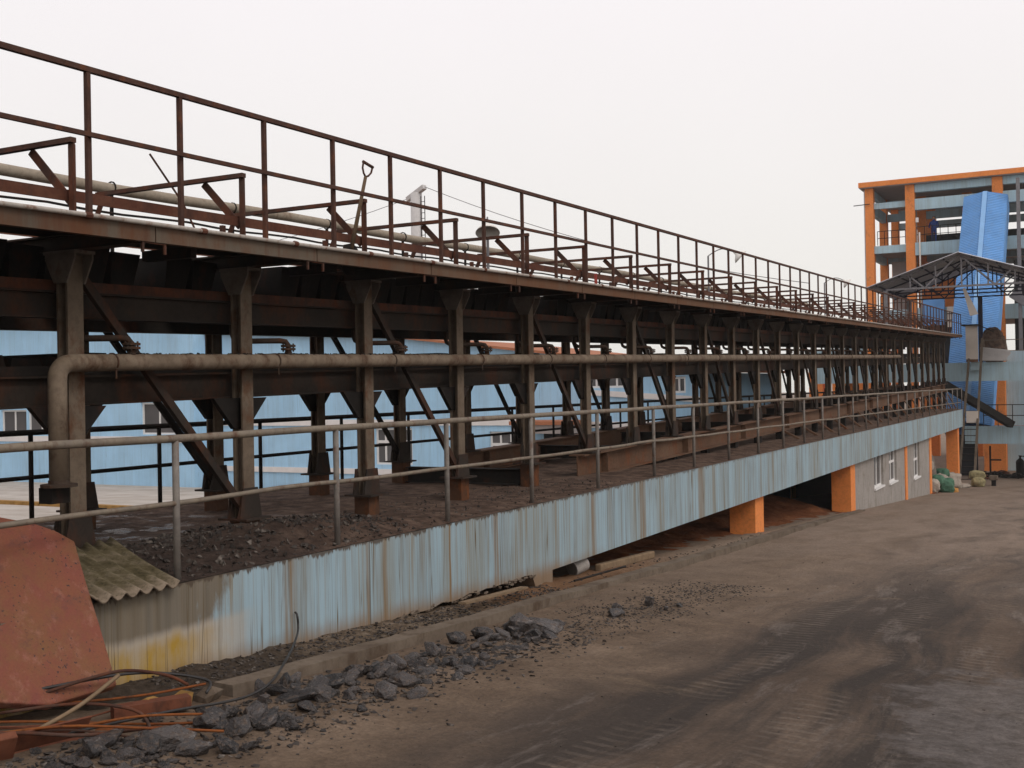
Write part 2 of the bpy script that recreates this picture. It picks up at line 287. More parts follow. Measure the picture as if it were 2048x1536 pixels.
M = NM('apron_concrete', 0.95, 0.1); p = M.pos()
M.color(M.ramp(M.noise(p, 0.8, 7, 0.65), [(0.3, (0.30, 0.26, 0.22)), (0.7, (0.47, 0.43, 0.39))])); MT['apron'] = M.m

# ------------------------------------------------------------------ mesh helpers
class MB:
    def __init__(s): s.v = []; s.f = []
    def add(s, vs, fs):
        o = len(s.v); s.v += [tuple(v) for v in vs]; s.f += [tuple(i + o for i in f) for f in fs]; return s
    def box(s, x0, x1, y0, y1, z0, z1):
        return s.add([(x0, y0, z0), (x1, y0, z0), (x1, y1, z0), (x0, y1, z0), (x0, y0, z1), (x1, y0, z1), (x1, y1, z1), (x0, y1, z1)],
                     [(0, 3, 2, 1), (4, 5, 6, 7), (0, 1, 5, 4), (1, 2, 6, 5), (2, 3, 7, 6), (3, 0, 4, 7)])
    def prism(s, pts, vec):
        n = len(pts); vec = Vector(vec); P = [Vector(p) for p in pts]
        nr = Vector((0, 0, 0))
        for i in range(n): nr += (P[i] - P[0]).cross(P[(i + 1) % n] - P[0])
        if nr.dot(vec) > 0: P.reverse()
        return s.add(P + [p + vec for p in P], [tuple(range(n)), tuple(range(2 * n - 1, n - 1, -1))] + [(i, n + i, n + (i + 1) % n, (i + 1) % n) for i in range(n)])
    def bar(s, p, q, a, b, upv=(0, 0, 1)):
        """rectangular section from p to q: a across, b along upv"""
        p, q = Vector(p), Vector(q); d = (q - p).normalized(); u = Vector(upv); sd = d.cross(u)
        if sd.length < 1e-4: sd = d.cross(Vector((1, 0, 0)))
        sd.normalize(); u = sd.cross(d).normalized(); sd *= a / 2; u *= b / 2
        return s.prism([p - sd - u, p + sd - u, p + sd + u, p - sd + u], q - p)
    def angle(s, p, q, a, t=0.012, upv=(0, 0, 1), flip=1):
        """an L section steel angle"""
        p, q = Vector(p), Vector(q); d = (q - p).normalized(); sd = d.cross(Vector(upv)).normalized() * flip; u = Vector(upv) - d * d.dot(Vector(upv)); u.normalize()
        return s.prism([p, p + sd * a, p + sd * a + u * t, p + sd * t + u * t, p + sd * t + u * a, p + u * a], q - p)
    def isec(s, p, q, w, h, t=0.016, upv=(0, 0, 1)):
        """an I section beam: flanges w wide across, h deep along upv"""
        p, q = Vector(p), Vector(q); d = (q - p).normalized(); sd = d.cross(Vector(upv)).normalized(); u = sd.cross(d).normalized(); a, b = w / 2, h / 2
        pr = [(-a, -b), (a, -b), (a, -b + t), (t / 2, -b + t), (t / 2, b - t), (a, b - t), (a, b), (-a, b), (-a, b - t), (-t / 2, b - t), (-t / 2, -b + t), (-a, -b + t)]
        n = len(pr); A = [p + sd * x + u * y for x, y in pr]; B = [v + (q - p) for v in A]
        caps = [(0, 1, 2, 3, 10, 11), (3, 4, 9, 10), (4, 5, 6, 7, 8, 9)]
        fs = [tuple(reversed(c)) for c in caps] + [tuple(i + n for i in c) for c in caps] + [(i, (i + 1) % n, n + (i + 1) % n, n + i) for i in range(n)]
        return s.add(A + B, fs)
    def tube(s, pts, r, n=8, r2=None):
        P = [Vector(p) for p in pts]; m = len(P); rings = []; t0 = (P[1] - P[0]).normalized()
        u = t0.cross(Vector((0, 0, 1)))
        if u.length < 1e-3: u = t0.cross(Vector((0, 1, 0)))
        u.normalize()
        for i in range(m):
            t = (P[min(i + 1, m - 1)] - P[max(i - 1, 0)]).normalized(); u = (u - t * u.dot(t)).normalized(); v = t.cross(u)
            rr = r if r2 is None else r + (r2 - r) * i / (m - 1)
            rings += [P[i] + (u * math.cos(2 * math.pi * k / n) + v * math.sin(2 * math.pi * k / n)) * rr for k in range(n)]
        fs = [(i * n + k, i * n + (k + 1) % n, (i + 1) * n + (k + 1) % n, (i + 1) * n + k) for i in range(m - 1) for k in range(n)]
        fs += [tuple(range(n - 1, -1, -1)), tuple((m - 1) * n + k for k in range(n))]
        return s.add(rings, fs)
    def lathe(s, c, axis, prof, n=16):
        """prof: (radius, height along axis)"""
        c = Vector(c); a = Vector(axis).normalized(); u = a.cross(Vector((0, 0, 1)))
        if u.length < 1e-3: u = Vector((1, 0, 0))
        u.normalize(); v = a.cross(u); rings = []
        for r, h in prof: rings += [c + a * h + (u * math.cos(2 * math.pi * k / n) + v * math.sin(2 * math.pi * k / n)) * max(r, 1e-4) for k in range(n)]
        m = len(prof)
        fs = [(i * n + k, i * n + (k + 1) % n, (i + 1) * n + (k + 1) % n, (i + 1) * n + k) for i in range(m - 1) for k in range(n)]
        fs += [tuple(range(n - 1, -1, -1)), tuple((m - 1) * n + k for k in range(n))]
        return s.add(rings, fs)
    def grid(s, xs, ys, f):
        n = len(xs); return s.add([(x, y, f(x, y)) for y in ys for x in xs],
                                  [(j * n + i, j * n + i + 1, (j + 1) * n + i + 1, (j + 1) * n + i) for j in range(len(ys) - 1) for i in range(n - 1)])
    def hull(s, c, size, rng, k=14, rot=None):
        bm = bmesh.new()
        for _ in range(k):
            v = Vector((rng.gauss(0, 1), rng.gauss(0, 1), rng.gauss(0, 1))).normalized() * rng.uniform(0.75, 1.0)
            bm.verts.new((v.x * size[0], v.y * size[1], v.z * size[2]))
        r = bmesh.ops.convex_hull(bm, input=bm.verts[:]); bad = [g for g in r['geom_interior'] if isinstance(g, bmesh.types.BMVert)]
        if bad: bmesh.ops.delete(bm, geom=bad, context='VERTS')
        bm.verts.index_update(); m = rot or Matrix.Identity(3); c = Vector(c)
        s.add([c + m @ v.co for v in bm.verts], [tuple(v.index for v in f.verts) for f in bm.faces]); bm.free(); return s
    def mesh(s, name, mat, off=(0, 0, 0), smooth=False):
        me = bpy.data.meshes.new(name); ox, oy, oz = off
        me.from_pydata([(x - ox, y - oy, z - oz) for x, y, z in s.v], [], s.f); me.materials.append(mat); me.update()
        if smooth:
            for p in me.polygons: p.use_smooth = True
        return me
    def build(s, name, mat, parent=None, smooth=False, bevel=0.0, label=None, org=None):
        off = wloc(parent) if parent else (org or (0, 0, 0))
        o = bpy.data.objects.new(name, s.mesh(name, MT[mat] if isinstance(mat, str) else mat, off, smooth)); COL.objects.link(o)
        if parent: o.parent = parent
        elif org: o.location = org
        if bevel:
            b = o.modifiers.new('bevel', 'BEVEL'); b.width = bevel; b.segments = 2; b.limit_method = 'ANGLE'; b.angle_limit = R(50)
        if smooth == 'auto':
            for p in o.data.polygons: p.use_smooth = True
        if label: o['label'] = label
        return o
def wloc(o):
    v = Vector((0, 0, 0))
    while o: v = v + o.location; o = o.parent
    return tuple(v)
def thing(name, label, cat, loc=(0, 0, 0), group=None):
    o = bpy.data.objects.new(name, None); COL.objects.link(o); o.location = loc; o.empty_display_size = 0.2
    o['label'] = label; o['category'] = cat
    if group: o['group'] = group
    return o
def tag(o, label, cat, group=None):
    o['label'] = label; o['category'] = cat
    if group: o['group'] = group
    return o
def struct(o, kind='structure'): o['kind'] = kind; return o
def copy_part(o, parent, d=(0, 0, 0)):
    c = o.copy(); COL.objects.link(c); c.parent = parent; c.location = Vector(o.location) + Vector(d)
    for ch in list(o.children):
        k = ch.copy(); COL.objects.link(k); k.parent = c
    return c
def copy_thing(o, loc=None, label=None):
    c = o.copy(); COL.objects.link(c)
    if loc is not None: c.location = loc
    if label: c['label'] = label
    for ch in list(o.children): copy_part(ch, c)
    return c

S = 0.0195                                   # the casting line climbs towards the tower
def zi(z, y): return z + S * (y - 6.0)
BAY = 1.945; Y0 = 6.08; NB0, NB1 = -2, 28
def yn(n): return Y0 + BAY * n
def gz(y):                                   # the yard falls away, then runs level in front of the tower
    if y < 57: return -1.67 - 0.0595 * y
    if y > 65: return -5.3
    t = (y - 57) / 8.0; return (-1.67 - 0.0595 * 57) + (-5.3 + 1.67 + 0.0595 * 57) * (1 - (1 - t) ** 2)
SZ = -1.37                                   # platform top
YA, YE = -8.0, 58.6

# ------------------------------------------------------------------ ground
def rng_list(a, b, st): n = max(1, round((b - a) / st)); return [a + (b - a) * i / n for i in range(n)]
xs = rng_list(-220, -30, 12) + rng_list(-30, -6.5, 1.5) + rng_list(-6.5, 2.5, 0.09) + rng_list(2.5, 12, 0.8) + rng_list(12, 120, 9) + [120]
ys = rng_list(-40, 2.5, 3) + rng_list(2.5, 14, 0.09) + rng_list(14, 30, 0.25) + rng_list(30, 90, 1.0) + rng_list(90, 700, 40) + [700]
def gh(x, y):
    z = gz(y)
    if -7 < x < 4 and y < 40:
        k = min(1, max(0, (x + 6.6) / 0.6)) * min(1, (4 - x)) * (1 if y < 25 else (40 - y) / 15)
        z += k * (0.030 * noise.noise((x * 0.9, y * 0.35, 0)) + 0.016 * noise.noise((x * 3.1, y * 1.2, 4)) + 0.006 * noise.noise((x * 11, y * 9, 2)))
        z += 0.05 * math.exp(-((x + 4.7) / 0.35) ** 2) * max(0, min(1, (13 - y) / 3)) * (0.6 + noise.noise((x * 2, y * 2, 9)))
    return z
g = struct(MB().grid(xs, ys, gh).build('ground', 'ground', smooth=True))
# pale concrete pavement behind the platform, with a worn yellow kerb line
pv = MB().grid(rng_list(-60, -10.9, 3) + [-10.9], rng_list(10, 33.4, 1.5) + [33.4], lambda x, y: gz(y) + 0.02)
struct(pv.build('pavement', 'apron'))
kb = MB()
for i in range(20):
    a = -31 + i * 1.0
    kb.box(a, a + 0.98, 20.6, 20.8, gz(20.7) - 0.02, gz(20.7) + 0.12)
tag(kb.build('kerb_line', 'yellow'), 'low kerb with worn yellow paint on the pale pavement beyond the platform', 'kerb')

# ------------------------------------------------------------------ platform
pf = thing('concrete_platform', 'long light blue concrete platform with brown water runs, standing on orange pillars', 'platform', (-8, YA, SZ))
SB = -2.21
def sbot(y): return min(SB, SB) if y > 12.4 else (SB if y > 9.5 else SB)
sl_ = MB().box(-6.25, -5.95, 12.35, YE, SB, SZ)            # edge beam over open bays
sl_.box(-10.5, -6.252, -7, YE - 0.002, SZ - 0.25, SZ - 0.004)
for y in [12.3 + 6.4 * i for i in range(8)]: sl_.box(-10.4, -6.254, y - 0.15, y + 0.15, SB + 0.05, SZ - 0.252)
sl_.build('slab', 'slab_face', pf)
# near part: the face goes down to the ground, its lower edge eaten away from Y 8.9 on
ed = MB(); N = 110; P0 = []
rg = random.Random(3)
for i in range(N + 1):
    y = YA + (12.35 - YA) * i / N
    zb = gz(y) - 0.12 if y < 8.3 else (-2.145 - 0.012 * (y - 8.3) + rg.uniform(-0.018, 0.018))
    if y > 11.95: zb = gz(y) - 0.12
    P0.append((y, zb))
vs_, fs_ = [], []
for (y, zb) in P0: vs_ += [(-5.95, y, zb), (-5.95, y, SZ + rg.uniform(-0.006, 0.002)), (-6.25, y, zb + 0.06), (-6.25, y, SZ)]
for i in range(N):
    a = i * 4; b = a + 4
    fs_ += [(a, b, b + 1, a + 1), (a + 1, b + 1, b + 3, a + 3), (a, a + 2, b + 2, b), (a + 2, a + 3, b + 3, b + 2)]
ed.add(vs_, fs_).build('face_wall', 'slab_face', pf, label='near stretch of wall, stained brown and yellow')
brk_ = MB()
for i in range(90):
    y = rg.uniform(8.35, 11.9); t = (y - 8.3) / 3.6
    brk_.hull((-5.955 + rg.uniform(-0.03, 0.015), y, -2.15 - 0.012 * (y - 8.3) + rg.uniform(-0.03, 0.02)), (0.025, 0.06, 0.022), rg, 9)
brk_.build('broken_edge', 'concrete', pf, label='broken brown lower edge of the wall')['kind'] = 'stuff'
PIL = [(22.25, 0.62), (31.85, 0.62), (47.9, 0.55), (57.9, 0.6)]
for y, wd in PIL:
    MB().box(-6.62, -6.09, y - wd / 2, y + wd / 2, gz(y) - 0.3, SB - 0.002).build('pillar', 'orange', pf, bevel=0.01)
for y in (22.25, 31.85, 40, 48, 57):
    MB().box(-10.3, -9.7, y - 0.3, y + 0.3, gz(y) - 0.4, SB).build('rear_pillar', 'orange', pf)
# grey rendered infill between the second and third pillars, with three windows and an orange strip
wy0, wy1 = 32.17, 47.62
wins = [(35.3, 36.9, 1.15, 1.30), (38.0, 39.5, 0.95, 1.22), (43.4, 44.9, 0.95, 1.5)]   # y0, y1, head below the beam, height factor
wl = MB(); cuts = [wy0]
for a, b, _, _ in wins: cuts += [a, b]
cuts.append(wy1)
for k in range(len(cuts) - 1):
    a, b = cuts[k], cuts[k + 1]
    if k % 2 == 0: wl.box(-6.40, -6.12, a, b, gz(b) - 0.3, SB - 0.004)
    else:
        hb = (SB - 0.02, SB - 0.02, SB - 0.02)[k // 2]; hs = (SB - 1.02, SB - 1.08, SB - 1.35)[k // 2]
        wl.box(-6.40, -6.12, a, b, gz(b) - 0.3, hs)
wl.build('infill_wall', 'render_grey', pf)
MB().box(-6.135, -6.085, 41.25, 41.7, gz(41.7) - 0.2, SB - 0.004).build('pilaster', 'orange', pf)
for k, (a, b, _, _) in enumerate(wins):
    hs = (SB - 1.02, SB - 1.08, SB - 1.35)[k]; ht = SB - 0.006
    fr = MB(); x = -6.24
    for (ya, yb, za, zb) in ((a, a + 0.06, hs, ht), (b - 0.06, b, hs, ht), (a + 0.06, b - 0.06, hs, hs + 0.06), (a + 0.06, b - 0.06, ht - 0.06, ht), ((a + b) / 2 - 0.03, (a + b) / 2 + 0.03, hs + 0.06, ht - 0.06)):
        fr.box(x, x + 0.05, ya, yb, za, zb)
    if k: fr.box(x + 0.002, x + 0.048, a + 0.06, b - 0.06, hs + 0.62, hs + 0.70)
    f = fr.build('window', 'white', pf)
    MB().box(x + 0.015, x + 0.025, a + 0.05, b - 0.05, hs + 0.05, ht - 0.05).build('pane', 'glass', f)
    MB().box(-6.30, -6.07, a - 0.04, b + 0.04, hs - 0.05, hs + 0.002).build('sill', 'white', f)
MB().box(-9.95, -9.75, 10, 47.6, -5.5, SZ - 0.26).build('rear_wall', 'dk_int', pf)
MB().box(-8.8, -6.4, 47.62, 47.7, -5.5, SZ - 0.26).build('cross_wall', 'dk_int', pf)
# red soil under the open bays
def soil(x, y):
    k = max(0, min(1, (-6.2 - x) / 2.6)) ** 1.3; return gz(y) - 0.04 + k * min(0.75, 0.28 + 0.03 * (y - 9)) * (0.75 + 0.5 * noise.noise((x * 0.6, y * 0.5, 0))) + 0.09 * noise.noise((x * 2.5, y * 2.5, 3)) + 0.03 * noise.noise((x * 9, y * 9, 3))
struct(MB().grid(rng_list(-9.9, -5.97, 0.09) + [-5.97], rng_list(8.2, 32, 0.12) + [32], soil).build('soil_bank', 'soil', smooth=True))
struct(MB().grid(rng_list(-9.9, -5.97, 0.3) + [-5.97], rng_list(47.7, 59, 0.3) + [59], lambda x, y: gz(y) + 0.02 + 0.05 * noise.noise((x, y, 1))).build('soil_bank_far', 'soil', smooth=True))

# dirt lying on the platform, heaped at the near end
def dh(x, y):
    e = max(0.0, min(1.0, (-5.97 - x) / 0.35)) * max(0, min(1, (x + 10.45) / 0.3))
    m = max(0, 1 - abs(y - 7.9) / 2.4) * math.exp(-((x + 6.75) / 0.75) ** 2)
    return SZ + 0.004 + e * (0.014 + 0.02 * noise.noise((x * 1.5, y * 1.5, 0)) + 0.012 * noise.noise((x * 6, y * 6, 1)) + m * (0.17 + 0.07 * noise.noise((x * 3, y * 3, 5))) + (0.012 * noise.noise((x * 17, y * 17, 6)) if y < 11 else 0) + 0.012)
struct(MB().grid(rng_list(-10.45, -5.958, 0.06) + [-5.958], rng_list(2, 13, 0.06) + rng_list(13, YE, 0.25) + [YE - 0.01], dh).build('dirt', 'dirt', smooth=True), 'stuff')
ch = MB(); rg = random.Random(11)
for i in range(2600):
    y = rg.uniform(5.9, 9.4) if i < 1900 else rg.uniform(9, 15); x = rg.uniform(-7.6, -5.99); s_ = rg.choice((0.008, 0.012, 0.012, 0.02, 0.032)); 
    if i > 1900 and s_ > 0.02: s_ = 0.012
    m = Matrix.Rotation(rg.uniform(0, 6), 3, Vector((rg.random(), rg.random(), rg.random() + .1)))
    ch.hull((x, y, dh(x, y) + s_ * 0.3), (s_ * 1.5, s_, s_ * 0.6), rg, 7, m)
struct(ch.build('dirt_chips', 'chips'), 'stuff')

# ------------------------------------------------------------------ casting line frame
cf = thing('conveyor_frame', 'long rusty steel frame of a pig casting conveyor climbing along the blue platform', 'conveyor', (-7.9, Y0, SZ))
XF, XR = -7.0, -9.12
def stepped(fn):
    """copies of a part (with its sub-parts) down the bays"""
    pass
ZC0, ZC1 = -1.17, 1.12
def make_column(x):
    c = MB().isec((x, Y0, ZC0), (x, Y0, ZC1 - 0.031), 0.15, 0.12, 0.018, (1, 0, 0)).build('column', 'column', cf)
    b = MB(); a0, a1 = 0.07, 0.16; z0, z1 = ZC1 - 0.25, ZC1 - 0.03
    for ya_ in (Y0 - 0.092, Y0 + 0.077):
        b.prism([(x - a0, ya_, z0), (x + a0, ya_, z0), (x + a1, ya_, z1 - 0.04), (x + a1, ya_, z1), (x - a1, ya_, z1), (x - a1, ya_, z1 - 0.04)], (0, 0.015, 0))
    b.box(x - a1 - 0.01, x + a1 + 0.01, Y0 - .10, Y0 + .10, z1 + 0.001, ZC1 - 0.005)
    b.build('bracket', 'bracket', c)
    p = MB().box(x - 0.17, x + 0.17, Y0 - 0.17, Y0 + 0.17, ZC0 - 0.02, ZC0)
    for sx in (-1, 1):
        p.prism([(x + sx * 0.064, Y0 - 0.15, ZC0), (x + sx * 0.064, Y0 + 0.15, ZC0), (x + sx * 0.064, Y0 + 0.10, ZC0 + 0.27), (x + sx * 0.064, Y0 - 0.10, ZC0 + 0.27)], (sx * 0.014, 0, 0))
    for sy in (-1, 1):
        p.prism([(x - 0.06, Y0 + sy * 0.078, ZC0), (x - 0.06, Y0 + sy * 0.16, ZC0), (x - 0.06, Y0 + sy * 0.078, ZC0 + 0.24)], (0.014, 0, 0))
        p.prism([(x + 0.05, Y0 + sy * 0.078, ZC0), (x + 0.05, Y0 + sy * 0.16, ZC0), (x + 0.05, Y0 + sy * 0.078, ZC0 + 0.24)], (0.014, 0, 0))
    p.build('base_plate', 'girder', c)
    return c
for x in (XF, XR):
    c0 = make_column(x)
    for n in range(NB0, NB1 + 1):
        if n: copy_part(c0, cf, (0, n * BAY, n * BAY * S))
# pedestals under the base plates where the frame stands straight on the platform, then longitudinal base beams on short legs
IB = 15.45
for n in range(NB0, NB1 + 1):
    y = yn(n); zt = zi(ZC0 - 0.022, y)
    for x in (XF, XR):
        if y < IB - 0.5:
            MB().box(x - 0.095, x + 0.095, y - 0.095, y + 0.095, SZ - 0.02, zt).build('pedestal', 'pedestal', cf)
        else:
            zb = zt - 0.36
            if zb - SZ > 0.03:
                MB().box(x - 0.07, x + 0.07, y - 0.08, y + 0.08, SZ - 0.01, zb + 0.01).build('leg', 'dark', cf)
                if zb - SZ > 0.22 and x == XF:
                    MB().bar((x + 0.075, y - 0.05, zb + 0.02), (x + 0.55, y - 0.05, SZ), 0.09, 0.05, (1, 0, 1)).build('raker', 'ibeam', cf)
for x in (XF, XR):
    ib = MB().isec((x, IB, zi(ZC0 - 0.022 - 0.18, IB)), (x, 60.9, zi(ZC0 - 0.022 - 0.18, 60.9)), 0.26, 0.355, 0.02)
    for n in range(5, NB1 + 1, 2):
        y = yn(n) + 0.55; z = zi(ZC0 - 0.022, y)
        for sx in (-1, 1): ib.box(min(x + sx * 0.012, x + sx * 0.122), max(x + sx * 0.012, x + sx * 0.122), y, y + 0.012, z - 0.336, z - 0.022)
    ib.build('base_beam', 'ibeam', cf)
for n in range(4, NB1 + 1, 2):
    y = yn(n) + (0.5 if n > 4 else 0.0); z = zi(ZC0 - 0.2, y)
    MB().isec((XR + 0.13, y, z), (XF - 0.13, y, z), 0.15, 0.22, 0.015).build('tie_beam', 'dark', cf)
# diagonals, every other bay in front, the alternate bays behind
for n in range(NB0, NB1):
    if n % 2 == 0:
        MB().bar((XF + 0.02, yn(n) + 0.10, zi(0.92, yn(n))), (XF + 0.02, yn(n + 1) - 0.02, zi(ZC0 + 0.05, yn(n + 1))), 0.05, 0.07, (0, 1, 1)).build('brace', 'girder', cf)
    else:
        MB().bar((XR, yn(n) + 0.10, zi(0.92, yn(n))), (XR, yn(n + 1) - 0.05, zi(ZC0 + 0.1, yn(n + 1))), 0.045, 0.065, (0, 1, 1)).build('brace', 'dark', cf)
ya, yb = yn(NB0) - 1, 61.3
def inc(mb, x, z, w_, h_, kind='isec', a=None, b=None):
    a = ya if a is None else a; b = yb if b is None else b
    getattr(mb, kind)((x, a, zi(z, a)), (x, b, zi(z, b)), w_, h_); return mb
for x in (XF - 0.17, XR + 0.17):
    inc(MB(), x, 0.715, 0.14, 0.21).build('upper_girder', 'girder', cf)
    m = inc(MB(), x, 0.045, 0.14, 0.24)
    m.build('lower_girder', 'girder', cf)
    inc(MB(), x, 0.865, 0.06, 0.08, 'bar').build('track_rail', 'frame_rust', cf)
    inc(MB(), x, 0.205, 0.06, 0.07, 'bar').build('track_rail', 'dark', cf)
g0 = None
for n in range(NB0, NB1 + 1):
    y = yn(n)
    for x in (XF, XR):
        if g0 is None or x not in g0:
            g0 = g0 or {}
            k = MB()
            k.prism([(x - 0.02, y - 0.36, zi(-0.075, y)), (x - 0.02, y + 0.36, zi(-0.075, y)), (x - 0.02, y + 0.09, zi(-0.36, y)), (x - 0.02, y - 0.09, zi(-0.36, y))], (-0.05, 0, 0))
            g0[x] = (k.build('gusset', 'dark', cf), n)
        else: copy_part(g0[x][0], cf, (0, (n - g0[x][1]) * BAY, (n - g0[x][1]) * BAY * S))
# row of casting moulds on the top run, and hanging upside down on the return run
for z0, sg, nm in ((0.92, 1, 'mould_chain'), (0.20, -1, 'return_chain')):
    k = MB(); y = ya; rg = random.Random(5)
    while y < yb - 0.5:
        hh = (0.27 if sg > 0 else 0.12) + rg.uniform(-0.015, 0.03); zc = zi(z0, y)
        a0, a1 = (0.19, 0.24) if sg > 0 else (0.24, 0.19)
        x0, x1 = XR + 0.30, XF - 0.30
        k.add([(x0, y, zc), (x1, y, zc), (x1, y + a0 * 1.3, zc), (x0, y + a0 * 1.3, zc), (x0 - 0.05, y - 0.02, zc + hh), (x1 + 0.05, y - 0.02, zc + hh), (x1 + 0.05, y + a1 * 1.2, zc + hh), (x0 - 0.05, y + a1 * 1.2, zc + hh)],
              [(0, 3, 2, 1), (4, 5, 6, 7), (0, 1, 5, 4), (1, 2, 6, 5), (2, 3, 7, 6), (3, 0, 4, 7)])
        y += 0.33 if rg.random() < 0.93 else 0.62
    k.build(nm, 'dark', cf)
# cross beams that carry the walkways, deck plates, front fascia
for n in range(NB0, NB1 + 1):
    y = yn(n); z = zi(ZC1 + 0.062, y)
    MB().isec((-9.95, y, z), (-6.27, y, z), 0.13, 0.124, 0.014).build('cross_beam', 'girder', cf)
    for xx in (-6.9, -9.2):
        MB().bar((xx + 0.25, y + 0.97, z), (xx - 0.3, y + 0.97, z), 0.07, 0.09).build('stringer', 'dark', cf)
dk = MB(); rg = random.Random(8)
for n in range(NB0, NB1 + 1):
    a, b = yn(n), yn(n + 1); 
    def plate(x0, x1, a, b, dz=0.0):
        dk.prism([(x0, a, zi(1.25 + dz, a)), (x1, a, zi(1.25 + dz, a)), (x1, b, zi(1.25 + dz, b)), (x0, b, zi(1.25 + dz, b))], (0, 0, 0.012))
    plate(-7.28, -6.262, a, b - 0.004 if n % 3 == 0 else b)
dk.build('deck_plate', 'dark', cf)
dk = MB(); rg = random.Random(8)
for n in range(NB0, NB1 + 1):
    a, b = yn(n), yn(n + 1)
    plate(-9.95, -8.92, a, b)
    g_ = rg.uniform(0.25, 1.3); l_ = rg.choice((0.12, 0.2, 0.3)) if n % 2 == 0 else 0.06
    for (u0, u1) in ((a, a + g_), (a + g_ + l_, b)):
        dk.prism([(-9.22, u0, zi(0.96, u0)), (-9.22, u1, zi(0.96, u1)), (-9.22, u1, zi(1.249, u1)), (-9.22, u0, zi(1.249, u0))], (0.012, 0, 0))  # upright skirt plates added to close off the bright sky under the deck
dk.build('deck_plate', 'dark', cf)
# fascia channel in bay lengths, with the little hangers under each joint
M = NM('fascia_steel', 0.85, 0.2); p = M.pos()
c = M.mix(M.ramp(M.noise(p, 1.1, 5), [(0.35, 0), (0.65, 1)]), (0.098, 0.076, 0.056), (0.14, 0.112, 0.084))
c = M.mix(M.ramp(M.noise(M.mapv(p, (1, 1.2, 0.5)), 2.2, 7, 0.68), [(0.42, 0), (0.62, 0.9)]), c, (0.115, 0.046, 0.021))
c = M.mix(M.ramp(M.noise(M.mapv(p, (9, 9, 0.6)), 1.0, 5, 0.6), [(0.52, 0), (0.7, 0.7)]), c, (0.09, 0.034, 0.018))
Xs, Ys, Zs = M.xyz(p)
c = M.mix(M.sm(Ys, 7.0, 13.0, 0, 0.55), c, (0.135, 0.058, 0.026))
M.color(c); M.bump(M.noise(p, 40, 6), 0.3, 0.003); MT['fascia'] = M.m
for n in range(NB0, NB1 + 1):
    a, b = yn(n) + 0.10, yn(n + 1) + 0.10
    if b > 61.6: b = 61.6
    k = MB(); x = -6.20
    pr = [(x, 1.135), (x, 1.27), (x - 0.06, 1.27), (x - 0.06, 1.258), (x - 0.012, 1.258), (x - 0.012, 1.147), (x - 0.06, 1.147), (x - 0.06, 1.135)]
    k.prism([(px_, a + 0.006, zi(pz_, a)) for px_, pz_ in pr], (0, b - a - 0.012, (b - a - 0.012) * S))
    f = k.build('fascia', 'fascia', cf)
    h_ = MB()
    for dy in (-0.11, 0.11):
        h_.box(x - 0.03, x - 0.012, a + dy - 0.01, a + dy + 0.01, zi(1.055, a), zi(1.134, a))
    h_.bar((x - 0.021, a - 0.10, zi(1.128, a)), (x - 0.021, a + 0.10, zi(1.128, a)), 0.016, 0.01)
    h_.build('hanger', 'frame_rust', f)
# low frames across the top of the line
fr0 = None
for n in range(NB0, NB1 + 1):
    y = Y0 + 0.03; z = 1.26
    if fr0 is None:
        k = MB()
        k.angle((-7.03, y, z), (-7.03, y, z + 0.70), 0.06, 0.016, (1, 0, 0), 1)
        k.bar((-6.965, y - 0.003, z + 0.72), (-8.86, y - 0.003, z + 0.72), 0.055, 0.04)
        k.bar((-7.50, y + 0.045, z + 0.70), (-7.06, y + 0.045, z + 0.26), 0.014, 0.07, (0, 0, 1))
        k.bar((-8.82, y + 0.045, z + 0.71), (-8.95, y + 0.045, z + 0.46), 0.014, 0.06)
        k.bar((-8.98, y, z), (-8.98, y, z + 0.62), 0.05, 0.05)
        fr0 = k.build('splash_frame', 'frame_rust', cf)
        f0n = 0
    if n: copy_part(fr0, cf, (0, n * BAY, n * BAY * S))
k = MB(); a, b = ya, 46.0
k.prism([(-7.06, a, zi(1.517, a)), (-7.06, a, zi(1.597, a)), (-7.075, a, zi(1.597, a)), (-7.075, a, zi(1.517, a))], (0, b - a, (b - a) * S))
k.prism([(-7.0615, a, zi(1.598, a)), (-7.10, a, zi(1.598, a)), (-7.10, a, zi(1.606, a)), (-7.0615, a, zi(1.606, a))], (0, b - a, (b - a) * S))
k.build('side_rail', 'channel', cf)
k = MB(); k.prism([(-8.96, a, zi(1.50, a)), (-8.96, a, zi(1.58, a)), (-8.975, a, zi(1.58, a)), (-8.975, a, zi(1.50, a))], (0, 55 - a, (55 - a) * S)); k.build('side_rail', 'channel', cf)
# scale that has built up along the deck edge and on the girders
rg = random.Random(21); k = MB()
for i in range(900):
    y = rg.uniform(4.5, 60); s_ = rg.choice((0.012, 0.016, 0.022, 0.03)) * (1 + (y > 20) * 0.6)
    k.hull((-7.12 - rg.uniform(0, 0.15), y, zi(1.268, y) + s_ * 0.3), (s_ * 1.3, s_ * 1.6, s_), rg, 7)
struct(k.build('scale_debris', 'frame_rust', cf), 'stuff')

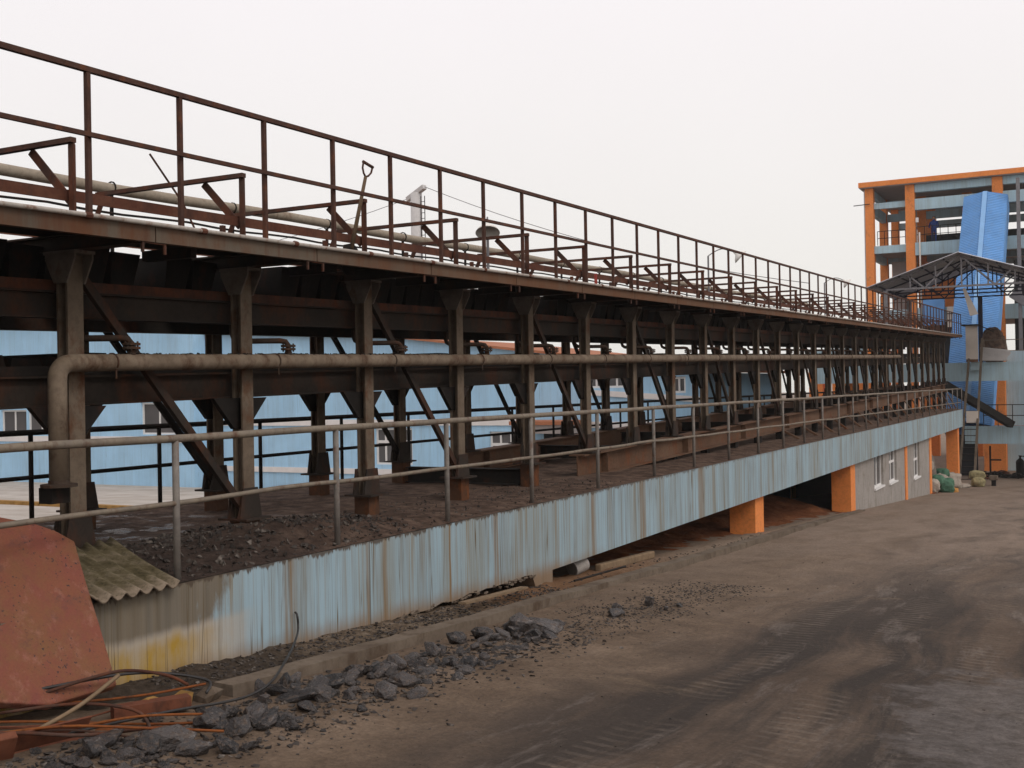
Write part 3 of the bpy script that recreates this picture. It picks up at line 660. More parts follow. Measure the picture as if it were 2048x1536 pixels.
# ------------------------------------------------------------------ railings
def zr(y): return y
ur = thing('guard_rail', 'rusty brown square tube railing along the top edge of the casting line', 'railing', (-6.2, Y0, 1.27))
p0 = None
for i in range(-4, 59):
    y = 5.50 + i * 0.957
    if p0 is None:
        p0 = MB().box(-6.219, -6.185, 5.50 - 0.017, 5.50 + 0.017, zi(1.273, 5.50), zi(2.27, 5.50)).build('post', 'rail_rust', ur); p0i = 0
        p0.location = Vector((0, i * 0.957, i * 0.957 * S))
        base = p0
    else:
        c = base.copy(); COL.objects.link(c); c.parent = ur; c.location = Vector((0, i * 0.957, i * 0.957 * S)); q_ = random.Random(i * 7 + 1); c.location.y += q_.uniform(-0.015, 0.015) + (0.075 if i == 0 else 0)
a, b = 1.2, 5.53 + 58 * 0.957 + 0.02
MB().bar((-6.202, a, zi(2.285, a)), (-6.202, b, zi(2.285, b)), 0.042, 0.038).build('top_rail', 'rail_rust', ur)
MB().bar((-6.185 + 0.0155, a, zi(1.825, a)), (-6.185 + 0.0155, b, zi(1.825, b)), 0.03, 0.032).build('mid_rail', 'rail_rust', ur)
lr = thing('pipe_handrail', 'grey pipe handrail along the front edge of the blue platform', 'railing', (-6.03, Y0, SZ))
rg = random.Random(4); pk = []
yy = [2.2, 4.13, 6.09, 8.02, 9.9, 11.83, 13.8, 15.93, 17.8, 19.76, 21.73, 23.69, 25.6, 27.5, 29.4, 31.3, 33.2, 35.1, 37.0, 39, 40.9, 42.8, 44.8, 46.7, 48.7, 50.6, 52.5, 54.5, 56.4, 58.3]
for i_, y in enumerate(yy):
    y = y * 1.0134
    MB().tube([(-6.03, y, SZ - 0.01), (-6.03, y, SZ + 1.04)], 0.026 if y < 30 else 0.022, 10).build('post', 'grey_rail', lr, smooth=True)
tp, md = [], []
for i in range(121):
    y = 0.6 + (58.4 - 0.6) * i / 120
    tp.append((-6.03, y, -0.315 - 0.0011 * (y - 5) + 0.012 * noise.noise((y * 0.7, 0, 0))))
    md.append((-6.03 + 0.012 * noise.noise((y, 1, 0)), y, -0.785 - 0.0048 * (y - 5) + 0.022 * noise.noise((y * 0.6, 5, 0))))
MB().tube(tp, 0.030, 10).build('top_rail', 'pale_rail', lr, smooth=True)
MB().tube(md, 0.020, 8).build('mid_rail', 'pale_rail', lr, smooth=True)
br = thing('rear_handrail', 'dark pipe handrail along the far edge of the platform, before the blue houses', 'railing', (-10.35, Y0, SZ))
for i in range(30):
    y = 4.65 + i * 1.89
    MB().tube([(-10.35, y, SZ - 0.01), (-10.35, y, SZ + 0.98)], 0.026, 8).build('post', 'dark', br, smooth=True)
MB().tube([(-10.35, 0, SZ + 0.99), (-10.35, 58.4, SZ + 0.99)], 0.032, 8).build('top_rail', 'dark', br, smooth=True)
MB().tube([(-10.35, 0, SZ + 0.50), (-10.35, 58.4, SZ + 0.50)], 0.024, 8).build('mid_rail', 'dark', br, smooth=True)

# ------------------------------------------------------------------ pipes
SP = 0.0185
def zp(z, y): return z + SP * (y - 6)
wp = thing('water_main', 'thick beige water pipe with valves, strapped along the front columns', 'pipe', (-6.78, 5.85, 0.25))
XP = -6.80
el = [(XP, 5.78, -0.62), (XP, 5.78, 0.13)] + [(XP, 5.78 + 0.11 * (1 - math.cos(t * math.pi / 12)), 0.135 + 0.115 * math.sin(t * math.pi / 12)) for t in range(1, 6)]
body = el + [(XP, 5.92 + i * (45.1 - 5.92) / 60, zp(0.256, 5.92 + i * (45.1 - 5.92) / 60)) for i in range(61)]
MB().tube(body, 0.068, 14).build('pipe_run', 'pipe', wp, smooth=True)
MB().lathe((XP, 5.78, -0.66), (0, 0, 1), [(0.0, 0), (0.13, 0), (0.13, 0.022), (0.075, 0.024), (0.075, 0.05)], 16).build('flange', 'valve', wp)
MB().box(XP - 0.12, XP + 0.02, 5.70, 5.86, -0.78, -0.664).build('pipe_foot', 'dark', wp)
rg = random.Random(9); crust = MB()
for i in range(420):
    y = rg.uniform(6.3, 11.5); s_ = rg.uniform(0.006, 0.017)
    crust.hull((XP + rg.uniform(-0.03, 0.02), y, zp(0.256, y) + 0.066), (s_ * 1.5, s_ * 1.6, s_), rg, 7)
struct(crust.build('soot_crust', 'dark', wp), 'stuff')
br0 = None
for n in range(0, 20):
    y = yn(n) + 0.42; dz = SP * n * BAY
    if br0 is None:
        z = zp(0.256, y)
        pts = [(XF - 0.22, y - 0.30, 0.62), (XF - 0.22, y - 0.30, 0.53), (XF - 0.21, y - 0.29, 0.49), (XF - 0.18, y - 0.265, 0.465), (XF - 0.12, y - 0.22, 0.46), (XP - 0.06, y - 0.045, 0.46), (XP - 0.02, y - 0.012, 0.45), (XP, y, 0.42), (XP, y, z + 0.05)]
        b0 = MB().tube(pts, 0.026, 8).build('branch_pipe', 'valve', wp, smooth=True)
        v = MB()
        for zz in (z + 0.105, z + 0.135): v.lathe((XP, y, zz), (0, 0, 1), [(0, 0), (0.07, 0), (0.07, 0.02), (0, 0.02)], 14)
        for k in range(4): v.tube([(XP + 0.047 * math.cos(k * 1.57 + .78), y + 0.047 * math.sin(k * 1.57 + .78), z + 0.09), (XP + 0.047 * math.cos(k * 1.57 + .78), y + 0.047 * math.sin(k * 1.57 + .78), z + 0.168)], 0.008, 6)
        v.lathe((XP, y, z + 0.055), (0, 0, 1), [(0.030, 0), (0.036, 0.02), (0.030, 0.05)], 12)
        v.build('valve', 'valve', b0)
        s = MB().tube([(XP + 0.071 * math.cos(t), y - 0.20, zp(0.256, y - 0.2) + 0.071 * math.sin(t)) for t in [k * math.pi / 8 - 0.6 for k in range(14)]], 0.008, 6)
        s.tube([(XP + 0.045, y - 0.2, z - 0.055), (XP + 0.045, y - 0.2, z - 0.13)], 0.007, 6)
        s0 = s.build('pipe_clamp', 'valve', wp)
        br0 = b0
    else:
        copy_part(br0, wp, (0, n * BAY, dz)); copy_part(s0, wp, (0, n * BAY, dz))
oh = thing('overhead_pipe', 'thick beige pipe running behind the low frames on top of the casting line', 'pipe', (-9.6, Y0, 2.2))
MB().tube([(-9.6, 2 + i, zi(2.235, 2 + i) - 0.012 * math.sin(i * 1.1)) for i in range(0, 42)], 0.062, 12).build('pipe_run', 'pipe_top', oh, smooth=True)
for n in range(-1, 19):
    y = yn(n) + 0.9
    k = MB().bar((-9.6, y, zi(1.262, y)), (-9.6, y, zi(2.17, y)), 0.03, 0.03)
    k.tube([(-9.6 + 0.067 * math.cos(t), y, zi(2.235, y) + 0.067 * math.sin(t)) for t in [q * math.pi / 6 for q in range(13)]], 0.009, 6)
    k.build('pipe_stand', 'dark', oh)
for dz, r, lab in ((2.06, 0.022, 'upper thin pipe running under the thick beige overhead pipe'), (1.97, 0.014, 'thinnest line of the two cables sagging below the thin overhead pipe'), (1.86, 0.018, 'lowest thin line behind the low frames on the casting line')):
    k = MB().tube([(-9.52, 2 + i * 0.5, zi(dz, 2 + i * 0.5) - (0.03 * abs(math.sin(i * 0.8)) if r < 0.02 else 0)) for i in range(0, 80)], r, 6)
    tag(k.build('service_line', 'dark' if r < 0.02 else 'pipe_top', smooth=True), lab, 'pipe')
cd = thing('edge_conduit', 'thin pale conduit pipe fixed along the top of the fascia', 'pipe', (-6.17, Y0, 1.27))
MB().tube([(-6.172, 1.0 + i * 0.6, zi(1.262, 1 + i * 0.6) + 0.003 * math.sin(i)) for i in range(0, 101)], 0.017, 8).build('pipe_run', 'conduit', cd, smooth=True)
for i in range(28):
    y = 4.4 + i * 1.13
    MB().lathe((-6.172, y - 0.03, zi(1.262, y)), (0, 1, 0), [(0.02, 0), (0.024, 0.01), (0.024, 0.05), (0.02, 0.06)], 8).build('coupling', 'channel', cd)

# ------------------------------------------------------------------ things on the top deck
sh = thing('shovel', 'long handled shovel with a D grip leaning on the casting line frame', 'shovel', (-7.0, 9.7, 1.4))
pa, pb = Vector((-6.93, 9.67, 1.50)), Vector((-6.93, 9.95, 2.30))
MB().tube([pa, pa.lerp(pb, 0.5), pb], 0.024, 10, 0.018).build('handle', 'wood_dark', sh, smooth=True)
d = (pb - pa).normalized(); sd = Vector((0.25, 0.95, -0.34)).normalized()
sd = (sd - d * sd.dot(d)).normalized()
gl = [pb + d * 0.0, pb + d * 0.03 + sd * 0.035, pb + d * 0.08 + sd * 0.062, pb + d * 0.15 + sd * 0.066]
gr = [pb + d * 0.0, pb + d * 0.03 - sd * 0.035, pb + d * 0.08 - sd * 0.062, pb + d * 0.15 - sd * 0.066]
k = MB().tube(gl, 0.011, 8); k.tube(gr, 0.011, 8); k.tube([pb + d * 0.15 + sd * 0.075, pb + d * 0.15 - sd * 0.075], 0.017, 10); k.build('grip', 'rail_rust', sh, smooth=True)
k = MB()
bl = [(-0.11, 0), (-0.12, -0.18), (-0.07, -0.27), (0, -0.30), (0.07, -0.27), (0.12, -0.18), (0.11, 0), (0.03, 0.05), (-0.03, 0.05)]
k.prism([pa + sd * u_ + d * v_ for u_, v_ in bl], Vector((0.012, 0, 0))); k.build('blade', 'dark', sh)

def lump(name, c, size, mat, label, cat, seed, rz=0, sub=4, group=None, knot=0):
    """soft rounded shape: sacks, rags"""
    bm = bmesh.new(); bmesh.ops.create_icosphere(bm, subdivisions=sub, radius=1.0)
    for v in bm.verts:
        co = v.co.copy()
        f = lambda t: math.copysign(abs(t) ** 0.72, t)
        v.co = Vector((f(co.x), f(co.y), f(co.z) * (0.8 if co.z < 0 else 1)))
        v.co *= 1 + 0.20 * noise.noise(co * 1.6 + Vector((seed * 3.1, 0, 0))) - 0.16 * (1 - abs(noise.noise(Vector((co.x * 2.2, co.y * 4.2, co.z * 3.2)) + Vector((seed, 9, 0)))) * 2.4) ** 3 * 0.6
        if knot and co.x > 0.75: v.co.y *= 0.45; v.co.z *= 0.45; v.co.x *= 1.12
        v.co.z = max(v.co.z, -0.72)
        v.co = Vector((v.co.x * size[0], v.co.y * size[1], (v.co.z + 0.72) * size[2]))
    me = bpy.data.meshes.new(name); bm.to_mesh(me); bm.free(); me.materials.append(MT[mat] if isinstance(mat, str) else mat)
    for p_ in me.polygons: p_.use_smooth = True
    o = bpy.data.objects.new(name, me); COL.objects.link(o); o.location = c; o.rotation_euler = (0, 0, rz)
    return tag(o, label, cat, group)
lump('rag_bundle', (-6.75, 6.85, zi(1.262, 6.85)), (0.16, 0.20, 0.05), 'black', 'black bundle of rags on the deck edge beside a red rag, nearest the camera', 'rags', 1)
lump('red_rag', (-6.62, 7.25, zi(1.262, 7.25)), (0.06, 0.12, 0.025), 'red_rag', 'dull red rag on the deck edge next to the black bundle', 'rag', 2)
lump('sack_on_deck', (-6.75, 8.2, zi(1.262, 8.2)), (0.16, 0.22, 0.055), 'black', 'black sack lying on the deck under the second low frame', 'sack', 3)
lump('red_glove', (-6.62, 8.55, zi(1.262, 8.55)), (0.05, 0.09, 0.022), 'red_rag', 'small red glove on the deck between two black sacks', 'glove', 4)
lump('coal_sack', (-6.75, 9.25, zi(1.262, 9.25)), (0.13, 0.17, 0.05), 'black', 'small black sack on the deck near the shovel', 'sack', 5)
tag(MB().tube([(-8.6, 9.3, 1.55), (-8.6, 8.97, 2.04), (-8.6, 8.75, 2.25), (-8.6, 8.51, 2.48)], 0.011, 6).build('steel_rod', 'frame_rust'), 'thin steel rod standing at a tilt behind the low frames', 'rod')
tag(MB().bar((-6.7, 15.6, zi(1.27, 15)), (-6.9, 16.05, zi(1.58, 15)), 0.045, 0.03).build('scraper_bar', 'red_rag'), 'short red bar propped up on the deck by a frame', 'bar')

# lamps: thin pole, gooseneck, enamel shade
MT['shade'] = flat('enamel_shade', (0.78, 0.75, 0.70), 0.15, 6)
def lamp(y, zt, yaw, tilt, label, L=0.62, X=-8.2):
    z0 = zi(1.26, y); t = thing('deck_lamp', label, 'lamp', (X, y, z0), 'lamps along the casting line')
    MB().tube([(X, y, z0), (X, y, zt)], 0.022, 8).build('pole', 'grey_steel', t)
    dx, dy = math.sin(yaw), math.cos(yaw)
    arm = [(X + dx * L * u_, y + dy * L * u_, zt + 0.16 * math.sin(u_ * math.pi * 0.85) ) for u_ in [i / 8 for i in range(9)]]
    MB().tube(arm, 0.013, 6).build('arm', 'grey_steel', t)
    e = Vector(arm[-1]); ax = Vector((dx * math.sin(tilt), dy * math.sin(tilt), -math.cos(tilt)))
    MB().lathe(e, ax, [(0.035, -0.02), (0.04, 0.05), (0.075, 0.08), (0.155, 0.14), (0.185, 0.19), (0.175, 0.19), (0.14, 0.15), (0.06, 0.095), (0.03, 0.09)], 20).build('lamp_shade', 'shade', t, smooth=True)
lamp(15.0, 2.44, R(151), R(26), 'lamp whose round pale shade shows its open face, by a railing post past the shovel', 0.22, -8.22)
lamp(25.85, 3.08, R(70), R(48), 'gooseneck lamp with tilted white shade over the middle of the casting line')
lamp(38.6, 3.40, R(70), R(50), 'small tilted gooseneck lamp on the casting line close to the grey canopy')

# ------------------------------------------------------------------ blue houses beyond
def house_window(parent, x0, x1, y, z0, z1, nx, nz=None):
    fr = MB(); t = 0.07
    fr.box(x0, x0 + t, y - 0.05, y + 0.04, z0, z1); fr.box(x1 - t, x1, y - 0.05, y + 0.04, z0, z1); fr.box(x0 + t, x1 - t, y - 0.05, y + 0.04, z0, z0 + t); fr.box(x0 + t, x1 - t, y - 0.05, y + 0.04, z1 - t, z1)
    for i in range(1, nx): xx = x0 + (x1 - x0) * i / nx; fr.box(xx - 0.03, xx + 0.03, y - 0.045, y + 0.035, z0 + t, z1 - t)
    if nz: fr.box(x0 + t, x1 - t, y - 0.048, y + 0.038, nz - 0.05, nz + 0.05)
    f = fr.build('window', 'white', parent)
    MB().box(x0 + 0.02, x1 - 0.02, y + 0.0, y + 0.012, z0 + 0.02, z1 - 0.02).build('pane', 'glass', f)
HB1, HB2 = 33.2, 34.0
def wall_with_holes(poly_top, x0, x1, z0, y, th, holes, parent, mat='house_blue'):
    """vertical wall facing -Y; poly_top(x) gives its height, holes are (x0,x1,z0,z1)"""
    xs_ = sorted(set([x0, x1] + [h[0] for h in holes] + [h[1] for h in holes])); k = MB()
    ex = []
    for a, b in zip(xs_, xs_[1:]):
        n = max(1, int((b - a) / 2)); ex += [(a + (b - a) * i / n, a + (b - a) * (i + 1) / n) for i in range(n)]
    for a, b in ex:
        hs = sorted([h for h in holes if h[0] <= a + 1e-6 and h[1] >= b - 1e-6], key=lambda h: h[2]); zlo = z0
        for h in hs:
            k.box(a, b, y, y + th, zlo, h[2]); zlo = h[3]
        k.prism([(a, y, zlo), (b, y, zlo), (b, y, poly_top(b)), (a, y, poly_top(a))], (0, th, 0))
    return k.build('wall', mat, parent)
h1 = thing('blue_house', 'plain light blue house wall with two windows close behind the near columns', 'house', (-44, HB1, gz(33)))
zb1 = gz(33) - 0.2
W1 = [(-41.2, -39.55, -1.60, -0.52), (-38.9, -37.3, -1.60, -0.52), (-34.25, -32.35, -1.60, -0.25)]
W1 = [(-42.6, -41.0, -1.58, -0.52), (-40.9, -39.35, -1.58, -0.52), (-34.25, -32.4, -1.56, -0.28)]
wall_with_holes(lambda x: 3.6, -70, -31.45, zb1, HB1, 0.3, W1, h1)
MB().box(-31.75, -31.45, HB1 + 0.302, 46, zb1, 3.6).build('side_wall', 'house_blue', h1)
for a in W1: house_window(h1, a[0], a[1], HB1 + 0.12, a[2], a[3], 2 if a[0] > -38 else 2)
MB().box(-70, -31.42, HB1 - 0.05, HB1 - 0.002, -1.88, -1.64).build('sill_band', 'band', h1)
MB().box(-70.3, -31.2, HB1 - 0.4, 46.3, 3.602, 3.85).build('roof', 'roof_orange', h1)
h2 = thing('gable_house', 'long light blue house with white bands and an orange roof edge falling to one end', 'house', (-21, HB2, gz(34)))
zb2 = gz(34) - 0.2
def top2(x):
    pts = [(-31.4, 2.42), (-22.2, 1.88), (-14.7, 0.94), (-11.2, 0.42)]
    for (xa, za), (xb, zb) in zip(pts, pts[1:]):
        if x <= xb: return za + (zb - za) * (x - xa) / (xb - xa)
    return pts[-1][1]
W2 = [(-23.45, -21.85, -2.66, -1.33), (-18.7, -17.5, -2.9, -1.45), (-15.05, -13.6, -0.02, 0.48), (-12.3, -11.6, -0.22, 0.30)]
wall_with_holes(top2, -31.4, -11.15, zb2, HB2, 0.3, W2, h2)
MB().box(-11.45, -11.15, HB2 + 0.302, 44, zb2, 0.42).build('side_wall', 'house_blue', h2)
house_window(h2, *W2[0][:2], HB2 + 0.12, *W2[0][2:], 4, -1.83); house_window(h2, *W2[1][:2], HB2 + 0.12, *W2[1][2:], 3, -1.9)
house_window(h2, *W2[2][:2], HB2 + 0.12, *W2[2][2:], 4); house_window(h2, *W2[3][:2], HB2 + 0.12, *W2[3][2:], 3)
bd = MB().box(-31.38, -16.9, HB2 - 0.05, HB2 - 0.002, -1.24, -1.02); bd.box(-31.38, -19.9, HB2 - 0.05, HB2 - 0.002, -3.02, -2.82)
bd.prism([(-15.3, HB2 - 0.05, -0.22), (-11.14, HB2 - 0.05, -0.52), (-11.14, HB2 - 0.05, -0.34), (-15.3, HB2 - 0.05, -0.04)], (0, 0.048, 0))
bd.box(-15.2, -12.0, HB2 - 0.05, HB2 - 0.002, -1.32, -1.12)
bd.build('white_band', 'band', h2)
k = MB()
for (xa, xb) in ((-31.4, -22.2), (-22.2, -14.7), (-14.7, -10.9)):
    za, zb = top2(xa), top2(xb)
    k.prism([(xa, HB2 - 0.22, za + 0.003), (xb, HB2 - 0.22, zb + 0.003), (xb, HB2 - 0.22, zb + 0.09), (xa, HB2 - 0.22, za + 0.09)], (0, 10.6, 0))
k.build('roof', 'roof_orange', h2)
pc = MB().box(-17.0, -14.9, HB2 - 1.6, HB2 - 0.06, -1.45, -1.17); pc.box(-17.0, -16.85, HB2 - 1.55, HB2 - 1.4, gz(33) - 0.1, -1.452); pc.box(-15.05, -14.9, HB2 - 1.55, HB2 - 1.4, gz(33) - 0.1, -1.452)
pc = pc.build('porch', 'soffit', h2); MB().box(-17.06, -14.84, HB2 - 1.66, HB2 - 0.06, -1.168, -1.05).build('porch_edge', 'roof_orange', pc)
MB().box(-16.6, -15.3, HB2 - 0.03, HB2 - 0.003, zb2, -1.46).build('door', 'dk_int', h2)  # near-black sheet painted as the shade in the door opening
# white tank with ladder, green pole, concrete pole
tk = thing('white_tank', 'white round tank with a thin black ladder past the blue house', 'tank', (-12.4, 42, gz(42)))
MB().lathe((-12.75, 42, gz(42)), (0, 0, 1), [(0, 0), (0.62, 0), (0.62, 4.9), (0, 5.05)], 32).build('shell', 'white', tk, smooth=False)
k = MB(); 
for xx in (-12.95, -12.62): k.tube([(xx, 41.2, gz(42)), (xx, 41.2, 1.2)], 0.025, 6)
for i in range(22): k.tube([(-12.95, 41.2, gz(42) + 0.3 * i), (-12.62, 41.2, gz(42) + 0.3 * i)], 0.012, 5)
k.build('ladder', 'dark', tk)
tag(MB().tube([(-11.9, 28.2, gz(28)), (-11.9, 28.2, 2.0)], 0.11, 12).build('green_post', 'green_pole', smooth=True), 'dark green steel post between the platform and the blue house', 'post')
up_ = thing('utility_pole', 'tall pale concrete pole with crossarm and side ladder above the railing', 'pole', (-38, 60, gz(60)))
MB().tube([(-38, 60, gz(60)), (-37.95, 60, 12.45)], 0.42, 12, 0.36).build('mast', 'palesheet', up_, smooth=True)
MB().bar((-38.75, 60.25, 12.15), (-37.2, 59.8, 12.75), 0.3, 0.28).build('crossarm', 'palesheet', up_)
k = MB()
for xx in (-37.55, -37.28): k.tube([(xx, 59.9, 0), (xx, 59.9, 12.2)], 0.03, 5)
for i in range(34): k.tube([(-37.55, 59.9, 0.3 + i * 0.35), (-37.28, 59.9, 0.3 + i * 0.35)], 0.02, 4)
k.build('ladder', 'dark', up_)
def wire(a, b, sag, n=14):
    a, b = Vector(a), Vector(b); return [a.lerp(b, i / n) - Vector((0, 0, sag * 4 * (i / n) * (1 - i / n))) for i in range(n + 1)]
k = MB().tube(wire((-38.75, 60.25, 12.2), (-75, 58, 9.5), 1.5), 0.02, 4); k.tube(wire((-37.2, 59.8, 12.75), (-14, 62, 5.5), 0.8), 0.02, 4)
k.build('overhead_wire', 'grey_steel', up_)

# ------------------------------------------------------------------ tower
TY = 75.0
tw = thing('open_tower', 'tall open concrete tower with orange columns, pale blue beams and flat roof', 'building', (-5, TY, -5.3))
TX = [(-13.2, 0.5), (-10.74, 0.56), (-5.66, 0.6), (1.2, 0.6)]
for yb_, dx in ((TY, 0.0), (TY + 5.2, 0.0), (TY + 10.2, 0)):
    for i, (x, wd) in enumerate(TX):
        if yb_ > TY and i == 2: x = -7.9
        MB().box(x, x + wd, yb_ - 0.3, yb_ + 0.3, -5.4, 12.52).build('column', 'orange', tw)
rf = MB().box(-13.55, 6, TY - 0.6, TY + 12, 12.525, 12.84).build('roof', 'orange', tw)
MB().box(-13.5, 5.9, TY - 0.55, TY + 11.9, 12.47, 12.522).build('soffit', 'soffit', rf)
bm_ = MB(); bm2 = MB()
def floor_beams(z0, z1, dep=0.2, y=TY, inner=True):
    for (xa, wa), (xb, wb) in zip(TX, TX[1:]):
        if xa < -13 and z1 > 12: continue
        d_ = 0.18 if xa < -13 else 0.0
        MB().box(xa + wa + 0.003, xb - 0.003, y - dep + d_, y + 0.2, z0 + d_ * 1.6, z1 - d_ * 0.2).build('beam', 'beam_blue', tw)
    if inner:
        for yy_ in (y + 5.2, y + 10.2):
            for (xa, wa), (xb, wb) in zip([TX[0], TX[1], (-7.9, .62), TX[3]], [TX[1], (-7.9, .62), TX[3]]):
                MB().box(xa + wa + 0.003, xb - 0.003, yy_ - 0.15, yy_ + 0.15, z0 + 0.1, z1 - 0.1).build('inner_beam', 'beam_blue', tw)
        MB().box(-13.05, -12.75, y + 0.303, y + 4.897, z0, z1 - 0.05).build('side_beam', 'beam_blue', tw)
floor_beams(11.98, 12.465); floor_beams(10.86, 11.56, 0.22); floor_beams(7.98, 8.78, 0.35)
floor_beams(3.75, 4.65, 0.3, inner=False); MB().box(-10.1, -6.2, TY + 0.4, TY + 0.7, -1, 3.74).build('shade_block', 'dk_int', tw)  # near-black block painted as the shade inside the tower bay
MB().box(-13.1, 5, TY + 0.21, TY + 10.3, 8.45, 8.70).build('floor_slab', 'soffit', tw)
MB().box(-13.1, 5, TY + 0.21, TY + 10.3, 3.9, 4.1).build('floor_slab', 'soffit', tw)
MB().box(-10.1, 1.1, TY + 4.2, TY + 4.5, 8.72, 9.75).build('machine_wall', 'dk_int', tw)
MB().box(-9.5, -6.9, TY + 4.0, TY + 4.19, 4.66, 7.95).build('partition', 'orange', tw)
MB().box(-4.6, 3, TY + 1.0, TY + 4.0, 0.9, 7.4).build('shade_block', 'dk_int', tw)  # another near-black block for the shaded tower interior behind the gallery
k = MB().prism([(-12.0, TY + 2.2, 7.9), (-10.9, TY + 2.2, 7.9), (-11.3, TY + 2.2, 4.6), (-11.9, TY + 2.2, 4.6)], (0, 1.2, 0)); k.build('hopper', 'soffit', tw)
MB().bar((-4.6, TY - 1.2, 5.2), (1, TY - 1.2, 1.0), 0.5, 0.5).build('duct', 'grey_steel', tw)
MB().box(-4.25, -4.05, TY - 1.4, TY - 1.1, -5.3, 12.1).build('grey_stanchion', 'grey_steel', tw)
def small_rail(name, parent, p, q, h_, n, mat='dark', r=0.022):
    k = MB(); p, q = Vector(p), Vector(q)
    for i in range(n + 1):
        a = p.lerp(q, i / n); k.tube([a, a + Vector((0, 0, h_))], r, 5)
    for t in (0.5, 1.0): k.tube([p + Vector((0, 0, h_ * t)), q + Vector((0, 0, h_ * t))], r, 5)
    return k.build(name, mat, parent)
small_rail('floor_rail', tw, (-10.1, TY - 0.1, 8.79), (-5.45, TY - 0.1, 8.79), 1.0, 10); small_rail('floor_rail', tw, (-12.5, TY - 0.05, 8.79), (-10.8, TY - 0.05, 8.79), 0.9, 4)
small_rail('floor_rail', tw, (-12.5, TY + 0.6, 4.66), (-10.8, TY + 0.6, 4.66), 0.9, 4)
k = MB()
for i in range(14):
    k.box(-11.6 - 0.0, -10.9, TY + 3.6 + 0.0, TY + 3.9, 4.2 + i * 0.27, 4.23 + i * 0.27)
for xx in (-11.6, -10.9): k.tube([(xx, TY + 3.8, 3.2), (xx, TY + 3.8, 8.0)], 0.03, 5)
k.build('steps', 'dark', tw)
MB().tube([(-13.24, TY - 0.2, -5), (-13.24, TY - 0.2, 12.4)], 0.05, 6).build('downpipe', 'palesheet', tw)
tag(MB().tube([(-9.85, TY - 0.42, 3.3), (-9.9, TY - 0.42, 9.4)], 0.05, 8).build('drain_pipe', 'offwhite', smooth=True), 'pale vertical pipe beside the second orange tower column', 'pipe')
tag(MB().box(-10.12, -9.95, TY - 0.36, TY - 0.31, 10.05, 10.35).build('sign_plate', 'white'), 'small white plate beside the tower column above the balcony', 'sign')
MB().tube([(-13.9, TY - 0.4, 11.42), (-12.9, TY - 0.4, 11.45)], 0.03, 5).build('bracket_arm', 'dark', tw)

# lower orange block and platform in front of the tower
an = thing('orange_block', 'low orange block with pale blue bands seen between the far columns', 'building', (-15.8, 80, -5.3))
for x in (-18.2, -16.6, -14.9): MB().box(x, x + 0.95, 80, 81, -5.4, 1.6).build('column', 'orange', an)
MB().box(-18.2, -13.6, 81.02, 81.3, -5.4, -2.2).build('base_wall', 'orange', an)
MB().box(-18.2, -13.6, 80.1, 80.9, 1.602, 2.4).build('beam', 'beam_blue', an)
sp_ = thing('service_platform', 'pale blue beamed service platform joining the tower to the end of the casting line', 'platform', (-5, 66, -5.3))
MB().box(-14.2, 4, 63.6, 64.0, -0.02, 0.96).build('upper_beam', 'beam_blue', sp_)
MB().box(-14.2, 4, 64.002, 66.6, 0.3, 0.9).build('upper_floor', 'soffit', sp_)
MB().box(-6.55, 4, 65.4, 65.8, -3.40, -2.46).build('lower_beam', 'beam_blue', sp_)
MB().box(-6.55, 4, 65.802, 68.2, -3.0, -2.5).build('lower_floor', 'soffit', sp_)
for x, y in ((-12.8, 64.6), (-6.1, 71.2)):
    MB().box(x, x + 0.62 if x < -8 else x + 1.2, y, y + 0.8, -5.4, 0.298 if x < -8 else 2.29).build('pillar', 'orange', sp_)
MB().box(-4.88, 4, 71.9, 72.2, -5.4, 1.75).build('back_wall', 'beam_blue', sp_)
MB().box(-7.2, -6.12, 67.6, 67.8, -5.4, -3.01).build('shade_sheet', 'dk_int', sp_)  # near-black sheet added for the shaded interior behind the stair
small_rail('platform_rail', sp_, (-5.35, 63.75, 0.96), (3, 63.75, 0.96), 1.15, 8, 'pale_rail'); small_rail('platform_rail', sp_, (-5.6, 65.5, -2.46), (3, 65.5, -2.46), 1.15, 12)

# blue sheeted gallery rising steeply up the tower
cv = thing('covered_conveyor', 'bright blue sheeted conveyor gallery sloping steeply up the tower front', 'conveyor', (-6.3, 66, -5.3))
A, B = Vector((-6.54, 66.4, -2.42)), Vector((-5.97, 74.1, 11.25)); L = (B - A).length; dv = (B - A).normalized(); nv = Vector((1, 0, 0)).cross(dv); nv = -nv if nv.y > 0 else nv
nv = (nv - dv * nv.dot(dv)).normalized(); xv = Vector((1, 0, 0)); xv = (xv - dv * xv.dot(dv)).normalized()
k = MB(); nr = 130; hw = 1.22
for i in range(nr):
    for j, o_ in ((0, 0.0), (1, 0.045)):
        pass
vs_, fs_ = [], []
for i in range(nr * 2 + 1):
    o_ = 0.0 if i % 2 else 0.035; c = A + dv * (L * i / (nr * 2)); 
    vs_ += [c - xv * hw + nv * (0 + o_), c - xv * 0.16 + nv * (0.38 + o_), c + xv * 0.16 + nv * (0.38 + o_), c + xv * hw + nv * (0 + o_)]
    if i:
        b_ = (i - 1) * 4
        for q in range(3): fs_.append((b_ + q, b_ + q + 1, b_ + q + 5, b_ + q + 4))
k.add(vs_, fs_); k.build('roof_sheeting', 'chute', cv)
k = MB()
k.bar(A + nv * 0.46, B + nv * 0.46, 0.26, 0.02, nv); k.build('ridge_cap', corrugated('ridge_sheet', (0.26, 0.48, 0.80), 'Z', 1, dirt=0.05), cv)
for sx in (-1, 1):
    k = MB().bar(A + xv * hw * sx - nv * 0.7, B + xv * hw * sx - nv * 0.7, 0.06, 1.38, nv); k.build('side_sheeting', 'chute', cv)
MB().bar(A - nv * 1.43, B - nv * 1.43, 2.4, 0.06, nv).build('floor_sheeting', 'chute', cv)
